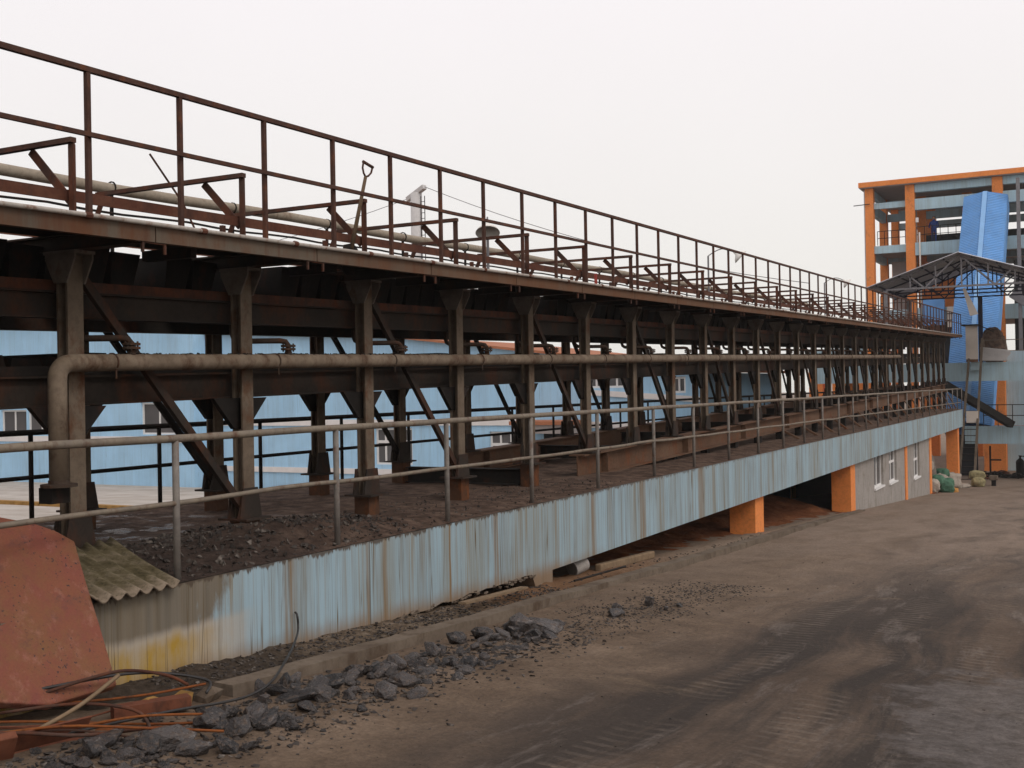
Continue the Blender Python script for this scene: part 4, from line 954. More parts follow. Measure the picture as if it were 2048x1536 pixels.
tag(MB().box(-9.7, -8.45, TY - 1.0, TY - 0.6, 3.5, 5.1).build('blue_hoarding', 'chute'), 'small bright blue sheet panel under the canopy beside an orange column', 'panel')
k = MB().box(-8.3, -6.2, TY - 0.95, TY - 0.85, 3.35, 4.6)
k = k.build('lattice_screen', 'offwhite'); tag(k, 'pale screen with dark bars under the canopy', 'screen')
k = MB()
for z in (3.75, 4.15): k.box(-8.3, -6.2, TY - 0.99, TY - 0.952, z, z + 0.05)
for x in (-7.6, -6.9): k.box(x, x + 0.05, TY - 0.994, TY - 0.953, 3.36, 4.59)
k = k.build('bar', 'dark', bpy.data.objects['lattice_screen'])

# canopy over the end of the line
cp = thing('canopy', 'grey pitched canopy on open steel trusses over the discharge end', 'canopy', (-5.9, 60, 0.96))
CX0, CXM, CX1 = -10.35, -5.98, -1.4; CZE, CZM = 4.72, 6.22; CY0, CY1 = 58.2, 67.0
def sheet(xa, za, xb, zb, n=46):
    vs_, fs_ = [], []
    for i in range(n * 2 + 1):
        y = CY0 + (CY1 - CY0) * i / (n * 2); o_ = 0.035 if i % 2 else 0
        vs_ += [(xa, y, za + o_), (xb, y, zb + o_), (xa, y, za + o_ + 0.02), (xb, y, zb + o_ + 0.02)]
        if i: b_ = (i - 1) * 4; fs_ += [(b_, b_ + 4, b_ + 5, b_ + 1), (b_ + 2, b_ + 3, b_ + 7, b_ + 6)]
    return MB().add(vs_, fs_)
sheet(CX0, CZE, CXM, CZM).build('roof_sheet', 'underside', cp); sheet(CXM, CZM, CX1, CZE).build('roof_sheet', 'underside', cp)
for i, y in enumerate((58.6, 61.2, 63.8, 66.6)):
    k = MB(); w_ = 0.07 if i else 0.09; zb = 4.62
    xa, xb = CX0 + 0.9, CX1 - 0.9
    zt = lambda x: (CZE + (CZM - CZE) * (x - CX0) / (CXM - CX0) if x < CXM else CZM + (CZE - CZM) * (x - CXM) / (CX1 - CXM)) - 0.08
    k.bar((xa, y, zb), (xb, y, zb), w_, w_); k.bar((CX0 + 0.1, y, zt(CX0 + .1)), (CXM, y, zt(CXM)), w_, w_); k.bar((CXM, y, zt(CXM)), (CX1 - 0.1, y, zt(CX1 - .1)), w_, w_)
    for j in range(1, 6):
        x = xa + (xb - xa) * j / 6; k.bar((x, y, zb), (x, y, zt(x)), w_ * 0.8, w_ * 0.8)
    for xa2, xb2 in ((CXM - 0.05, CXM - 1.6), (CXM + 0.05, CXM + 1.6), (CXM - 2.4, CXM - 1.6 - 0.0), (CXM + 2.4, CXM + 1.6)):
        k.bar((xa2, y, zt(xa2)), (xb2, y, zb), w_ * 0.8, w_ * 0.8)
    k.build('truss', 'grey_steel' if i == 0 else 'navy', cp)
k = MB()
for x in (CX0 + 0.5, CX0 + 1.6, CX0 + 2.7, CX0 + 3.7, CXM + 0.6, CXM + 1.7, CXM + 2.8, CXM + 3.9): k.bar((x, CY0 + 0.1, zt(x) + 0.035), (x, CY1 - 0.1, zt(x) + 0.035), 0.06, 0.05)
k.bar((CX0 + 0.9, CY0 + 0.2, 4.62), (CX0 + 0.9, CY1, 4.62), 0.07, 0.07)
k.build('purlin', 'navy', cp)
for x, y in ((-5.72, 66.2), (CX0 + 0.9, 58.6), (CX0 + 0.9, 66.6), (CX1 - 0.9, 58.6)):
    MB().box(x - 0.11, x + 0.11, y - 0.11, y + 0.11, 0.96, 4.58).build('post', 'navy' if x > -7 else 'grey_steel', cp)
hp = MB().prism([(-5.98, 60.0, 4.6), (-5.86, 60.0, 4.62), (-5.28, 60.0, 3.30), (-5.66, 60.0, 3.22)], (0, 0.03, 0)).build('hanging_panel', 'offwhite'); tag(hp, 'pale tapered sheet hanging askew from the canopy truss', 'panel')

# stair up from the yard, cream door panel and loose sheet at its head
st = thing('steel_stair', 'steep rusty steel stair from the yard up past the blue beams', 'stair', (-6, 62.5, -5.3))
sa, sb_ = Vector((-6.45, 61.0, -5.3)), Vector((-5.97, 63.3, 2.2)); ta, tb = Vector((-5.72, 61.0, -5.3)), Vector((-5.40, 63.3, 2.2))
MB().bar(sa, sb_, 0.11, 0.16, (0, -1, 0)).build('stringer', 'concrete', st); MB().bar(ta, tb, 0.11, 0.16, (0, -1, 0)).build('stringer', 'concrete', st)
for i in range(1, 15):
    t = i / 24; a = sa.lerp(sb_, t); b = ta.lerp(tb, t)
    MB().box(a.x + 0.05, b.x - 0.05, a.y - 0.08, a.y + 0.14, a.z - 0.015, a.z + 0.015).build('tread', 'dark', st)
MB().box(-6.12, -5.55, 61.95, 62.5, -2.15, -1.55).build('landing', 'offwhite', st)
MB().box(-5.98, -5.52, 63.2, 63.58, 0.55, 1.0).build('landing', 'beam_blue', st)
dp = MB().box(-6.17, -5.58, 62.9, 63.02, 1.12, 2.86).build('panel', 'offwhite'); tag(dp, 'tall cream panel standing at the head of the steel stair', 'panel')
MB().box(-6.16, -5.59, 62.89, 63.03, 0.98, 1.118).build('bottom_rail', 'ibeam', dp)
rt_ = MB().prism([(-6.35, 62.6, 2.93), (-5.55, 62.6, 2.93), (-4.85, 62.6, 2.55), (-4.85, 62.6, 2.5), (-5.55, 62.6, 2.87), (-6.35, 62.6, 2.87)], (0, 1.2, 0)).build('shelter_roof', 'black'); tag(rt_, 'small black bent roof sheet over the cream panel', 'roof sheet')
lump('tarpaulin_heap', (-4.95, 64.6, 0.96), (0.65, 0.5, 1.05), 'dirt', 'brown tarpaulin heap under the bent black roof sheet', 'tarpaulin', 12)
k = MB(); vs_, fs_ = [], []
for i in range(25):
    u_ = i / 24; o_ = 0.03 if i % 2 else 0
    pA = Vector((-5.52, 63.5, 1.75 - 0.7 * u_)); pB = Vector((-4.15 + 0.1 * math.sin(u_ * 6), 63.4, 1.55 - 0.55 * u_))
    vs_ += [pA + Vector((0, -o_ - u_ * 0.25, 0)), pB + Vector((0, -o_ - u_ * 0.25, 0))]
    if i: b_ = (i - 1) * 2; fs_.append((b_, b_ + 1, b_ + 3, b_ + 2))
tag(k.add(vs_, fs_).build('loose_sheet', 'palesheet'), 'loose pale corrugated sheet leaning on the platform beside the stair', 'sheet')
bpy.data.objects['loose_sheet'].modifiers.new('thickness', 'SOLIDIFY').thickness = 0.015
tag(MB().bar((-7.2, 62.2, -0.15), (-4.2, 64.9, -2.35), 0.45, 0.35).build('discharge_chute', 'black'), 'black sloping chute from the end of the casting line down to the lower platform', 'chute')

# person on the tower balcony
def person(loc, label):
    t = thing('person', label, 'person', loc); me = bpy.data.meshes.new('body'); 
    J = [((0, 0, .92), .15), ((0, 0, 1.15), .15), ((0, 0, 1.40), .16), ((0, 0, 1.50), .065), ((0, -.01, 1.56), .075), ((0, -.01, 1.66), .098), ((0, 0, 1.73), .06),
         ((-.19, 0, 1.40), .06), ((-.28, -.05, 1.13), .045), ((-.24, -.26, 1.02), .035), ((.19, 0, 1.40), .06), ((.28, -.05, 1.13), .045), ((.24, -.26, 1.02), .035),
         ((-.1, 0, .86), .09), ((-.1, -.02, .48), .065), ((-.1, .02, .08), .045), ((-.1, -.14, .04), .04), ((.1, 0, .86), .09), ((.1, -.02, .48), .065), ((.1, .02, .08), .045), ((.1, -.14, .04), .04)]
    E_ = [(0, 1), (1, 2), (2, 3), (3, 4), (4, 5), (5, 6), (2, 7), (7, 8), (8, 9), (2, 10), (10, 11), (11, 12), (0, 13), (13, 14), (14, 15), (15, 16), (0, 17), (17, 18), (18, 19), (19, 20)]
    me.from_pydata([j[0] for j in J], E_, []); o = bpy.data.objects.new('body', me); COL.objects.link(o); o.parent = t
    sk = o.modifiers.new('skin', 'SKIN'); o.modifiers.new('sub', 'SUBSURF').levels = 1; o.modifiers['sub'].render_levels = 2
    for i, j in enumerate(J): me.skin_vertices[0].data[i].radius = (j[1], j[1])
    me.skin_vertices[0].data[0].use_root = True; me.materials.append(MT['workwear'])
    fc = MB().lathe(Vector(loc) + Vector((0, -0.03, 1.545)), (0, 0, 1), [(0.02, 0), (0.065, 0.02), (0.092, 0.09), (0.094, 0.14), (0.07, 0.19)], 14).build('face', 'skin', t, smooth=True)
    MB().lathe(Vector(loc) + Vector((0, 0.0, 1.67)), (0, 0, 1), [(0.10, 0), (0.112, 0.02), (0.10, 0.07), (0.05, 0.10), (0, 0.105)], 14).build('hair', 'black', t, smooth=True)
person((-9.15, TY + 0.55, 8.705), 'person in blue work clothes standing at the tower balcony rail')

# ------------------------------------------------------------------ sacks and clutter by the stair
def cloth(name, a): 
    M_ = NM(name, 0.85, 0.15); p_ = M_.obj(); M_.color(M_.mix(M_.ramp(M_.noise(p_, 3.5, 6, 0.7), [(0.35, 0), (0.7, 1)]), a, tuple(x * 0.55 for x in a))); M_.bump(M_.noise(p_, 5, 6, 0.6), 0.8, 0.08); return M_.m
MT['sack_pale'] = cloth('pale_sacking', (0.42, 0.36, 0.30)); MT['sack_green'] = cloth('green_sacking', (0.09, 0.19, 0.125)); MT['sack_yellow'] = cloth('yellow_sacking', (0.33, 0.285, 0.155)); MT['sack_orange'] = cloth('orange_sacking', (0.52, 0.25, 0.07)); MT['sack_grey'] = cloth('grey_sacking', (0.22, 0.19, 0.16))
SK = [((-6.25, 48.9, 0), (0.45, 0.40, 0.42), 'sack_pale', 'pale sack beside the grey wall under a green sack'), ((-6.05, 49.6, 0.34), (0.5, 0.36, 0.34), 'sack_green', 'green sack lying tilted on the pale sacks by the wall end'),
      ((-5.85, 50.2, 0), (0.48, 0.5, 0.45), 'sack_green', 'large dark green sack sloping down beside an orange sheet'), ((-5.75, 50.9, 0), (0.75, 0.35, 0.16), 'sack_orange', 'flat orange sack lying at the edge of the yard'),
      ((-6.35, 53.2, 0), (0.4, 0.5, 0.52), 'sack_pale', 'plump pale sack between the green sack and the stair foot'), ((-6.05, 54.6, 0), (0.45, 0.5, 0.58), 'sack_pale', 'pale wrinkled sack against the foot of the stair'),
      ((-6.45, 54.2, 0.62), (0.4, 0.45, 0.34), 'sack_green', 'green sack on top of two pale sacks by the opening'), ((-7.0, 52.2, 0.0), (0.55, 0.7, 1.3), 'sack_grey', 'tall grey sack heap inside the dark opening'),
      ((-7.1, 52.4, 1.45), (0.45, 0.6, 0.5), 'sack_pale', 'pale sack topmost of the stack inside the dark opening'), ((-7.0, 52.0, 1.0), (0.55, 0.7, 0.45), 'sack_pale', 'pale sack in the middle of the stack inside the opening'),
      ((-5.35, 59.0, 0), (0.55, 0.4, 0.34), 'sack_yellow', 'yellowish sack lying in front of the steel stair'), ((-5.5, 60.2, 0.42), (0.5, 0.4, 0.30), 'sack_yellow', 'yellow sack heaped on top before the stair foot'),
      ((-5.95, 57.6, 0), (0.8, 0.5, 0.14), 'sack_pale', 'scatter of torn pale bags on the ground by the stair')]
for i, (c, sz, m, lab) in enumerate(SK):
    lump('sack', (c[0], c[1], gz(c[1]) + c[2] * 0.8), tuple(v_ * 0.8 for v_ in sz), m, lab, 'sack', 20 + i, rz=(i * 1.7) % 3.1, group='sacks piled by the stair', knot=i % 3 == 1)
GX = -4.02
gb = thing('gas_bottle', 'dark gas bottle standing against the pale blue wall past the stair', 'gas bottle', (GX, 68.5, -5.3))
MB().lathe((GX, 68.5, -5.3), (0, 0, 1), [(0.20, 0), (0.22, 0.04), (0.22, 0.72), (0.19, 0.82), (0.08, 0.92), (0.06, 0.96)], 18).build('cylinder', 'black', gb, smooth=True)
k = MB().lathe((GX, 68.5, -4.35), (0, 0, 1), [(0.05, 0), (0.05, 0.10), (0.08, 0.11), (0.08, 0.15)], 10); k.tube([(GX, 68.5, -4.25), (GX + 0.2, 68.4, -4.23), (GX + 0.28, 68.4, -4.35)], 0.03, 6); k.build('valve', 'black', gb)
bk = thing('machine_stool', 'small pale iron stool with dark foot on the yard near the tower', 'stool', (-4.75, 60.3, -5.2))
MB().box(-4.95, -4.55, 60.1, 60.5, -4.93, -4.70).build('top', 'concrete', bk, bevel=0.04); MB().box(-4.85, -4.65, 60.2, 60.4, gz(60.3) - 0.02, -4.932).build('foot', 'black', bk)
rg = random.Random(31)
for i, (x, y, s_, lab) in enumerate(((-5.5, 66.8, 0.7, 'dark scrap heap at the foot of the orange pillar'), (-5.0, 67.5, 0.6, 'brown scrap heap in front of the orange pillar'), (-4.1, 66.5, 0.55, 'black scrap heap by the gas bottle'), (-5.9, 65.6, 0.45, 'low rusty scrap heap behind the stair'))):
    k = MB()
    for j in range(26):
        r_ = rg.random(); k.hull((x + rg.gauss(0, s_ * 0.5), y + rg.gauss(0, 0.3), -5.25 + rg.uniform(0, s_ * 0.5) * (1 - r_)), (rg.uniform(.08, .35), rg.uniform(.08, .3), rg.uniform(.03, .2)), rg, 9)
    tag(k.build('scrap_heap', 'dark' if i % 2 == 0 else 'scrap'), lab, 'scrap')
tag(MB().tube([(-5.35, 66.0, -5.3), (-5.35, 66.0, -3.55)], 0.05, 6).tube([(-5.35, 66.0, -4.3), (-4.8, 66.0, -4.3)], 0.05, 6).build('stand_pipe', 'dark'), 'thin iron stand pipe with a side arm before the orange pillar', 'pipe')

# ------------------------------------------------------------------ kerb and strip of gravel against the wall
kbm = MB(); rg = random.Random(2)
ks = []
y = 5.7
while y < 33:
    ks.append(y); y += 0.35
def kx(y): return -5.10 - 0.020 * (y - 6) if y < 12 else -5.22 - 0.034 * (y - 12)
vs_, fs_ = [], []
for i, y in enumerate(ks):
    h_ = 0.085 + 0.014 * noise.noise((y * 2, 0, 0)); h_ *= min(1, 0.35 + (34 - y) / 16)
    x = kx(y); z = gz(y)
    vs_ += [(x, y, z - 0.1), (x - 0.004 + 0.006 * noise.noise((y * 5, 1, 0)), y, z + h_), (x - 0.17, y, z + h_ + 0.004), (x - 0.17, y, z - 0.1)]
    if i:
        b_ = (i - 1) * 4
        for q in range(3): fs_.append((b_ + q, b_ + q + 4, b_ + q + 5, b_ + q + 1))
fs_ += [(0, 1, 2, 3)]
tag(kbm.add(vs_, fs_).build('kerb', 'concrete'), 'low dirty concrete kerb running beside the blue platform wall', 'kerb')
for i, (yy_, lab) in enumerate(((5.05, 'yellowed broken brick at the near end of the kerb'), (5.3, 'second yellowed brick at the kerb end, beside the bigger broken one'), (5.5, 'brick touching the end of the concrete kerb'))):
    k = MB().hull((-5.22 + 0.03 * i, yy_ + 0.03, gz(yy_) + 0.05), (0.11, 0.115, 0.075), random.Random(40 + i), 18)
    tag(k.build('kerb_brick', 'yellow' if i < 2 else 'concrete'), lab, 'brick')
def sth(x, y):
    f = max(0.0, min(1.0, (y - 4.3) / 1.3)) * max(0.0, min(1.0, (-5.02 - x) / 0.2)) if y < 5.9 else 1.0
    return gz(y) - 0.03 * (1 - f) + f * sth0(x, y)
def sth0(x, y): return 0.025 * min(1, 0.35 + (34 - y) / 16) + 0.03 * noise.noise((x * 4, y * 3, 1)) + 0.015 * noise.noise((x * 12, y * 12, 1)) + 0.02 * max(0, 1 - abs(x + 5.95) / 0.3)
M = NM('strip_soil', 1.0, 0.05); p = M.pos(); Xs, Ys, Zs = M.xyz(p)
c = M.ramp(M.noise(p, 9, 8, 0.72), [(0.32, (0.075, 0.052, 0.036)), (0.52, (0.17, 0.125, 0.088)), (0.72, (0.34, 0.27, 0.205))])
c = M.mix(M.sm(Ys, 7.6, 6.6, 0, 0.8), c, M.ramp(M.noise(p, 16, 6), [(0.3, (0.025, 0.02, 0.017)), (0.7, (0.09, 0.07, 0.055))]))
c = M.mix(M.sm(Ys, 9.6, 11.2, 0, 0.75), c, (0.22, 0.115, 0.06))
c = M.mix(M.sm(Ys, 13.0, 18.0, 0, 0.8), c, (0.27, 0.21, 0.16))
M.color(c); M.bump(M.noise(p, 20, 8, 0.75), 1.0, 0.05); MT['strip'] = M.m
struct(MB().grid(rng_list(-6.2, -5.0, 0.05) + [-5.0], rng_list(4.2, 33, 0.07) + [33], lambda x, y: sth(x, y) - (0.2 if y > 5.75 and x > kx(y) - 0.12 else 0)).build('verge', 'strip', smooth=True))
k = MB(); rg = random.Random(12)
for i in range(2400):
    y = rg.uniform(5.6, 12) if i < 2100 else rg.uniform(12, 22); x = rg.uniform(-5.93, kx(y) - 0.16); s_ = rg.choice((0.006, 0.01, 0.014, 0.02)) 
    k.hull((x, y, sth(x, y) + s_ * 0.3), (s_ * 1.4, s_ * 1.1, s_ * 0.7), rg, 7)
struct(k.build('verge_gravel', 'chips'), 'stuff')

# ------------------------------------------------------------------ slag along the kerb
protos = []
for i in range(9):
    rgi = random.Random(100 + i); bm = bmesh.new()
    for _ in range(rgi.choice((16, 20, 26))):
        v = Vector((rgi.gauss(0, 1), rgi.gauss(0, 1), rgi.gauss(0, 1))).normalized() * rgi.uniform(0.72, 1.0); bm.verts.new((v.x, v.y * rgi.uniform(0.75, 1), v.z * 0.72))
    r_ = bmesh.ops.convex_hull(bm, input=bm.verts[:]); bad = [q for q in r_['geom_interior'] if isinstance(q, bmesh.types.BMVert)]
    if bad: bmesh.ops.delete(bm, geom=bad, context='VERTS')
    bmesh.ops.bevel(bm, geom=bm.edges[:], offset=0.06, segments=1, affect='EDGES', clamp_overlap=True)
    bmesh.ops.triangulate(bm, faces=bm.faces[:])
    bmesh.ops.subdivide_edges(bm, edges=[e for e in bm.edges if e.calc_length() > 0.35], cuts=1)
    bm.normal_update()
    for v in bm.verts: v.co += v.co.normalized() * (0.10 * noise.noise(v.co * 2.3 + Vector((i * 7, 0, 0))) + 0.05 * noise.noise(v.co * 6 + Vector((i, 3, 0))))
    me = bpy.data.meshes.new('slag_lump'); bm.to_mesh(me); bm.free(); me.materials.append(MT['slag']); protos.append(me)
def rock(x, y, s_, label, seed, st=(1, 1, 1), sink=0.25, rot=None):
    o = bpy.data.objects.new('slag_lump', protos[seed % len(protos)]); COL.objects.link(o)
    rr = random.Random(seed * 13 + 5)
    o.scale = (s_ * st[0], s_ * st[1], s_ * st[2]); o.rotation_euler = rot or (rr.uniform(-0.5, 0.5), rr.uniform(-0.5, 0.5), rr.uniform(0, 6.28))
    o.location = (x, y, gz(y) + s_ * st[2] * (0.72 - sink * 1.4) + (0.03 if x < -4.5 else 0)); return tag(o, label, 'slag', 'slag lumps along the kerb')
BIG = [(-4.62, 8.95, 0.17, (1, 1.3, 1.1), 'big black slag lump standing up in the pair by the kerb'), (-4.47, 9.12, 0.20, (1.3, 1, .8), 'big pale-topped slag lump leaning on the black one'),
       (-4.62, 6.75, 0.17, (1.5, .9, .8), 'long dull grey slag slab lying across the row of lumps'), (-4.8, 5.85, 0.12, (.8, .8, 1.7), 'narrow upright grey slag piece next to a flat dark bar'),
       (-4.62, 5.75, 0.15, (1.7, .7, .6), 'flat dark bar of slag in front of the upright piece'), (-4.32, 10.35, 0.13, (1.4, .9, .8), 'rounded grey slag lump lying alone on the pale dust'),
       (-4.33, 11.4, 0.12, (1.2, 1, .9), 'dark pointed slag lump farthest up the dusty verge'), (-4.45, 10.75, 0.09, (1, 1, 1.2), 'small dark cone of slag beside the kerb shoulder'),
       (-4.52, 4.55, 0.20, (1.4, .9, .8), 'curved dark slag slab with pale rim at the bottom of the heap'), (-4.82, 4.35, 0.18, (1.5, 1, .6), 'broad flat grey slag crust by the rusty angle iron'),
       (-4.62, 4.95, 0.15, (1.2, 1, .9), 'rough grey slag boulder in front of the hose'), (-4.33, 8.15, 0.12, (1.6, .8, .6), 'wedge of brownish slag at the edge of the road'),
       (-4.45, 7.35, 0.12, (1.3, .9, .8), 'slate grey slag block beside the long slab'), (-4.55, 5.3, 0.13, (1.1, 1, .9), 'sparkling grey slag lump below the hose'),
       (-5.0, 4.9, 0.10, (1, 1, .8), 'small pale slag lump next to the flat rusty strip')]
for i, (x, y, s_, st_, lab) in enumerate(BIG): rock(x, y, s_ * (0.72 if y < 8 else 0.9), lab, 200 + i, st_, 0.22, (0.15 * (i % 3 - 1), 0.2 * ((i * 2) % 3 - 1), i * 0.9) if st_[2] < 1.5 else (0.1, 0.25, 0.4))
rg = random.Random(77); cnt = 0
while cnt < 275:
    y = 3.9 + (rg.random() ** 1.1) * (5.2 if cnt % 7 else 8.3); s_ = min(0.11, 0.028 + rg.expovariate(1 / 0.032))
    cx = -4.62 + 0.045 * (y - 4.0); x = cx + rg.gauss(-0.02, 0.19 if y < 8.6 else 0.15)
    if x < kx(y) + s_ * 0.4: continue
    if y > 9.2 and rg.random() < 0.6: continue
    if y > 9.2: s_ *= 0.6
    rock(x, y, s_, 'small dark grey slag lump among many others along the kerb', 300 + cnt, (rg.uniform(.9, 1.5), rg.uniform(.8, 1.1), rg.uniform(.55, 1)), 0.2)
    cnt += 1
k = MB(); rg = random.Random(55)
for i in range(5200):
    y = 3.6 + (rg.random() ** 1.2) * 10; cx = -4.58 + 0.045 * (y - 4); x = cx + rg.gauss(0, 0.30); s_ = rg.choice((0.005, 0.008, 0.012, 0.016, 0.024 if y < 9 else 0.01))
    if x < kx(y) + 0.02: continue
    k.hull((x, y, gh(x, y) + s_ * 0.25), (s_ * 1.4, s_ * 1.1, s_ * 0.7), rg, 7)
for i in range(500):
    y = 5 + rg.random() ** 2 * 14; x = rg.uniform(-4.2, 0.2); s_ = rg.choice((0.004, 0.006, 0.01))
    k.hull((x, y, gh(x, y) + s_ * 0.2), (s_ * 1.4, s_ * 1.1, s_ * 0.7), rg, 7)
struct(k.build('slag_gravel', 'chips'), 'stuff')

# ------------------------------------------------------------------ foreground scrap
# leaning red plate
def PX(x, y, z): return (x, y, z)
pl = MB()
fpts = [(-5.799, 4.093, -1.70), (-5.681, 4.388, -1.762), (-5.582, 4.654, -1.834), (-5.521, 5.117, -1.82), (-5.775, 5.215, -1.482), (-5.978, 5.286, -1.214), (-6.158, 5.358, -0.974), (-6.238, 5.264, -0.891), (-6.307, 5.141, -0.83), (-6.382, 4.952, -0.772), (-6.512, 4.618, -0.674)]
fp = [Vector(p) for p in fpts]
pl.prism(fp, Vector((-0.055, 0.008, -0.044)))
rp = pl.build('red_plate', 'oxide', bevel=0.012, org=(-6.3, 4.9, -1.5)); tag(rp, 'big leaning plate in chipped red oxide paint at the platform end', 'plate')
# old corrugated roof sheet
vs_, fs_ = [], []; nx = 60
A0, A1 = Vector((-6.75, 5.50, -1.13)), Vector((-6.9, 6.35, -1.12)); B0, B1 = Vector((-5.83, 5.24, -1.335)), Vector((-5.86, 6.02, -1.345))
for i in range(nx + 1):
    t = i / nx; o_ = 0.020 * math.cos(t * 2 * math.pi * 6)
    for s_ in range(9):
        u_ = s_ / 8; p_ = A0.lerp(A1, t).lerp(B0.lerp(B1, t), u_); vs_.append((p_.x, p_.y, p_.z + o_ - 0.02 * math.sin(u_ * 3.1)))
    if i:
        b_ = (i - 1) * 9
        for q in range(8): fs_.append((b_ + q, b_ + q + 1, b_ + q + 10, b_ + q + 9))
cs = MB().add(vs_, fs_).build('corrugated_sheet', 'asbestos', smooth=True); cs.modifiers.new('thickness', 'SOLIDIFY').thickness = 0.012; tag(cs, 'mossy corrugated fibre cement sheet lying over the platform edge', 'roof sheet')
# hose from the wall
hz = [(-5.93, 7.393, -1.81), (-5.90, 7.385, -1.84), (-5.86, 7.34, -1.95), (-5.48, 6.80, -1.93), (-5.13, 6.27, -1.90), (-4.86, 5.80, -1.895), (-4.86, 5.60, -1.93), (-4.90, 5.40, -1.93), (-4.95, 5.10, -1.90), (-5.02, 4.77, -1.88), (-5.08, 4.50, -1.87), (-5.2, 4.2, -1.86)]
def smooth_path(P, n=6):
    P = [Vector(p) for p in P]; out = []
    for i in range(len(P) - 1):
        p0, p1, p2, p3 = P[max(i - 1, 0)], P[i], P[i + 1], P[min(i + 2, len(P) - 1)]
        for j in range(n):
            t = j / n; out.append(0.5 * ((2 * p1) + (p2 - p0) * t + (2 * p0 - 5 * p1 + 4 * p2 - p3) * t * t + (3 * p1 - p0 - 3 * p2 + p3) * t ** 3))
    return out + [P[-1]]
tag(MB().tube(smooth_path(hz), 0.009, 8).build('hose', 'rubber', smooth=True), 'black hose hanging from the blue wall and trailing over the kerb', 'hose')
rods = [([(-6.6, 4.1, -1.86), (-5.9, 4.6, -1.87), (-5.35, 5.05, -1.86), (-5.05, 5.4, -1.83)], 0.008, 'rod_orange', 'longest bright rusty rod lying past the foot of the red plate'),
        ([(-6.2, 4.0, -1.86), (-5.6, 4.45, -1.88), (-5.0, 4.85, -1.93), (-4.72, 5.1, -1.95)], 0.008, 'rod_orange', 'straight rusty rod under the hose end'),
        ([(-6.1, 4.2, -1.83), (-5.75, 4.55, -1.80), (-5.5, 4.85, -1.72), (-5.38, 5.05, -1.70), (-5.24, 5.25, -1.76), (-5.16, 5.36, -1.84)], 0.011, 'frame_rust', 'dark bent rod arching up in front of the red plate'),
        ([(-6.1, 3.8, -1.86), (-5.6, 4.1, -1.85), (-5.2, 4.3, -1.88)], 0.011, 'rod_orange', 'short orange rod in front of the rod bundle'),
        ([(-5.35, 4.35, -1.88), (-5.3, 4.62, -1.80), (-5.33, 4.95, -1.70)], 0.013, 'wood', 'tan stick crossing the bent rod at a steep angle'),
        ([(-5.7, 4.4, -1.83), (-5.35, 4.65, -1.80), (-5.05, 4.80, -1.84), (-4.9, 4.78, -1.93), (-4.88, 4.72, -2.0)], 0.010, 'frame_rust', 'dark hooked rod curving down onto the slag'),
        ([(-5.95, 4.3, -1.80), (-5.6, 4.75, -1.74), (-5.4, 5.2, -1.75), (-5.1, 5.45, -1.82), (-5.0, 5.35, -1.87)], 0.010, 'rubber', 'black looped cable beyond the bent rod')]
for P_, r_, m_, lab in rods: tag(MB().tube(smooth_path(P_, 5), r_, 6).build('scrap_rod', m_, smooth=True), lab, 'rod')
tag(MB().bar((-5.28, 4.85, -1.90), (-5.05, 5.25, -1.90), 0.10, 0.075).build('steel_offcut', 'scrap'), 'rusty square steel offcut beside the straight rods', 'offcut')
ag = MB(); ag.bar((-5.16, 4.03, -1.84), (-5.10, 4.50, -1.86), 0.012, 0.15, (0.5, 0, 0.8)); ag.bar((-5.12, 4.03, -1.915), (-5.06, 4.50, -1.935), 0.10, 0.012, (0.5, 0, 0.8))
tag(ag.build('angle_iron', 'scrap'), 'broad rusty angle iron lying in the corner beside the slag', 'angle iron')
tag(MB().bar((-5.22, 3.6, -1.84), (-5.08, 4.0, -1.84), 0.05, 0.22, (0.5, 0, 0.8)).build('rusty_block', 'scrap', bevel=0.006), 'dark rusty block end at the bottom corner by the angle iron', 'block')
rg = random.Random(91)
LAB = ['orange rod lowest in the bundle by the angle iron', 'brown rod running under the red plate', 'rusty rod bent up slightly at its far end', 'thin dark rod lying across the orange rods', 'long brown rod reaching the broken bricks', 'short rusty rod close to the rusty block', 'orange rod nearest the foot of the red plate', 'dull rod beside the tan stick']
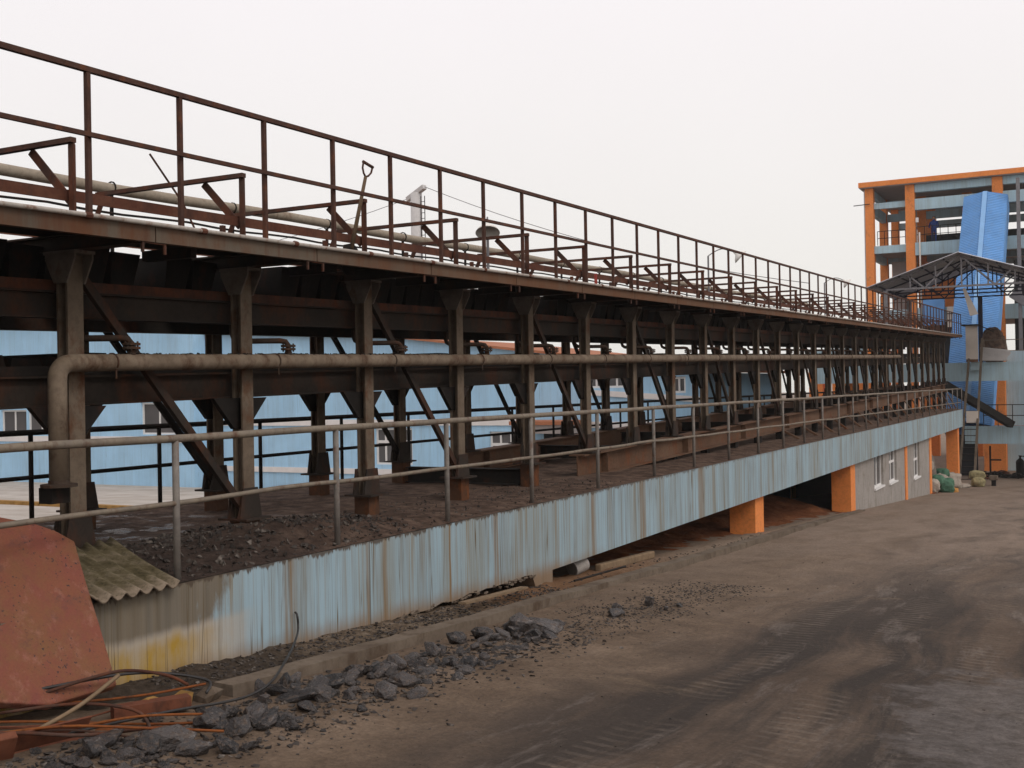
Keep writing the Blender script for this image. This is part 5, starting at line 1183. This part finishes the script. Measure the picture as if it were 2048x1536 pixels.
for i, lab in enumerate(LAB):
    x0 = -5.75 + 0.07 * i + rg.uniform(-0.03, 0.03); y0 = 3.9 + rg.uniform(-0.2, 0.3); L = rg.uniform(0.6, 1.35); a_ = R(32 + rg.uniform(-14, 18)); z0 = gz(y0) + 0.05 + 0.012 * i
    P_ = [(x0 + math.sin(a_) * L * t, y0 + math.cos(a_) * L * t, z0 - 0.05 * t + 0.03 * math.sin(t * 5 + i) - 0.0595 * math.cos(a_) * L * t * 0.5) for t in (0, 0.33, 0.66, 1)]
    tag(MB().tube(smooth_path(P_, 5), rg.choice((0.006, 0.008, 0.011)), 6).build('scrap_rod', rg.choice(('rod_orange', 'frame_rust', 'scrap')), smooth=True), lab, 'rod')
tag(MB().tube(smooth_path([(-5.2, 4.65, -1.945), (-4.95, 4.85, -1.955), (-4.75, 4.98, -1.965)]), 0.02, 8).build('rusty_pipe', 'rod_orange', smooth=True), 'short rusty pipe end poking out on the slag gravel', 'pipe')
# timber, tile and stick under the platform edge
tag(MB().bar((-6.02, 13.9, gz(13.9) + 0.07), (-6.0, 15.9, gz(15.9) + 0.10), 0.10, 0.11).build('timber', 'wood', bevel=0.02), 'thick weathered timber lying under the platform edge', 'timber')
tl = MB().lathe((-6.15, 13.35, gz(13) + 0.08), (0.3, 0.9, 0.2), [(0.10, 0), (0.10, 0.24), (0.085, 0.24), (0.085, 0)], 20).build('clay_pipe', 'render_grey', smooth=False); tag(tl, 'short pale pipe section lying in the shade under the platform', 'pipe')
tag(MB().bar((-5.62, 9.6, gz(9.6) + 0.135), (-5.70, 11.1, gz(11.1) + 0.13), 0.09, 0.02).build('plank', 'wood'), 'thin plank on the gravel under the broken wall edge', 'plank')
tag(MB().tube([(-5.5, 12.0, gz(12) + 0.125), (-5.62, 13.9, gz(13.9) + 0.12)], 0.014, 6).build('thin_rod', 'dark'), 'thin dark rod along the kerb before the open bay', 'rod')

# ------------------------------------------------------------------ thin haze in the air of the yard
M = bpy.data.materials.new('haze_air'); M.use_nodes = True; M.node_tree.nodes.clear()
ho = M.node_tree.nodes.new('ShaderNodeOutputMaterial'); hv = M.node_tree.nodes.new('ShaderNodeVolumePrincipled')
hv.inputs['Color'].default_value = (0.95, 0.94, 0.92, 1); hv.inputs['Density'].default_value = 0.0004
M.node_tree.links.new(hv.outputs[0], ho.inputs['Volume']); MT['haze'] = M
hz_ = MB().box(-230, 130, -45, 710, -6.6, 14.5).build('haze', 'haze'); hz_['kind'] = 'stuff'
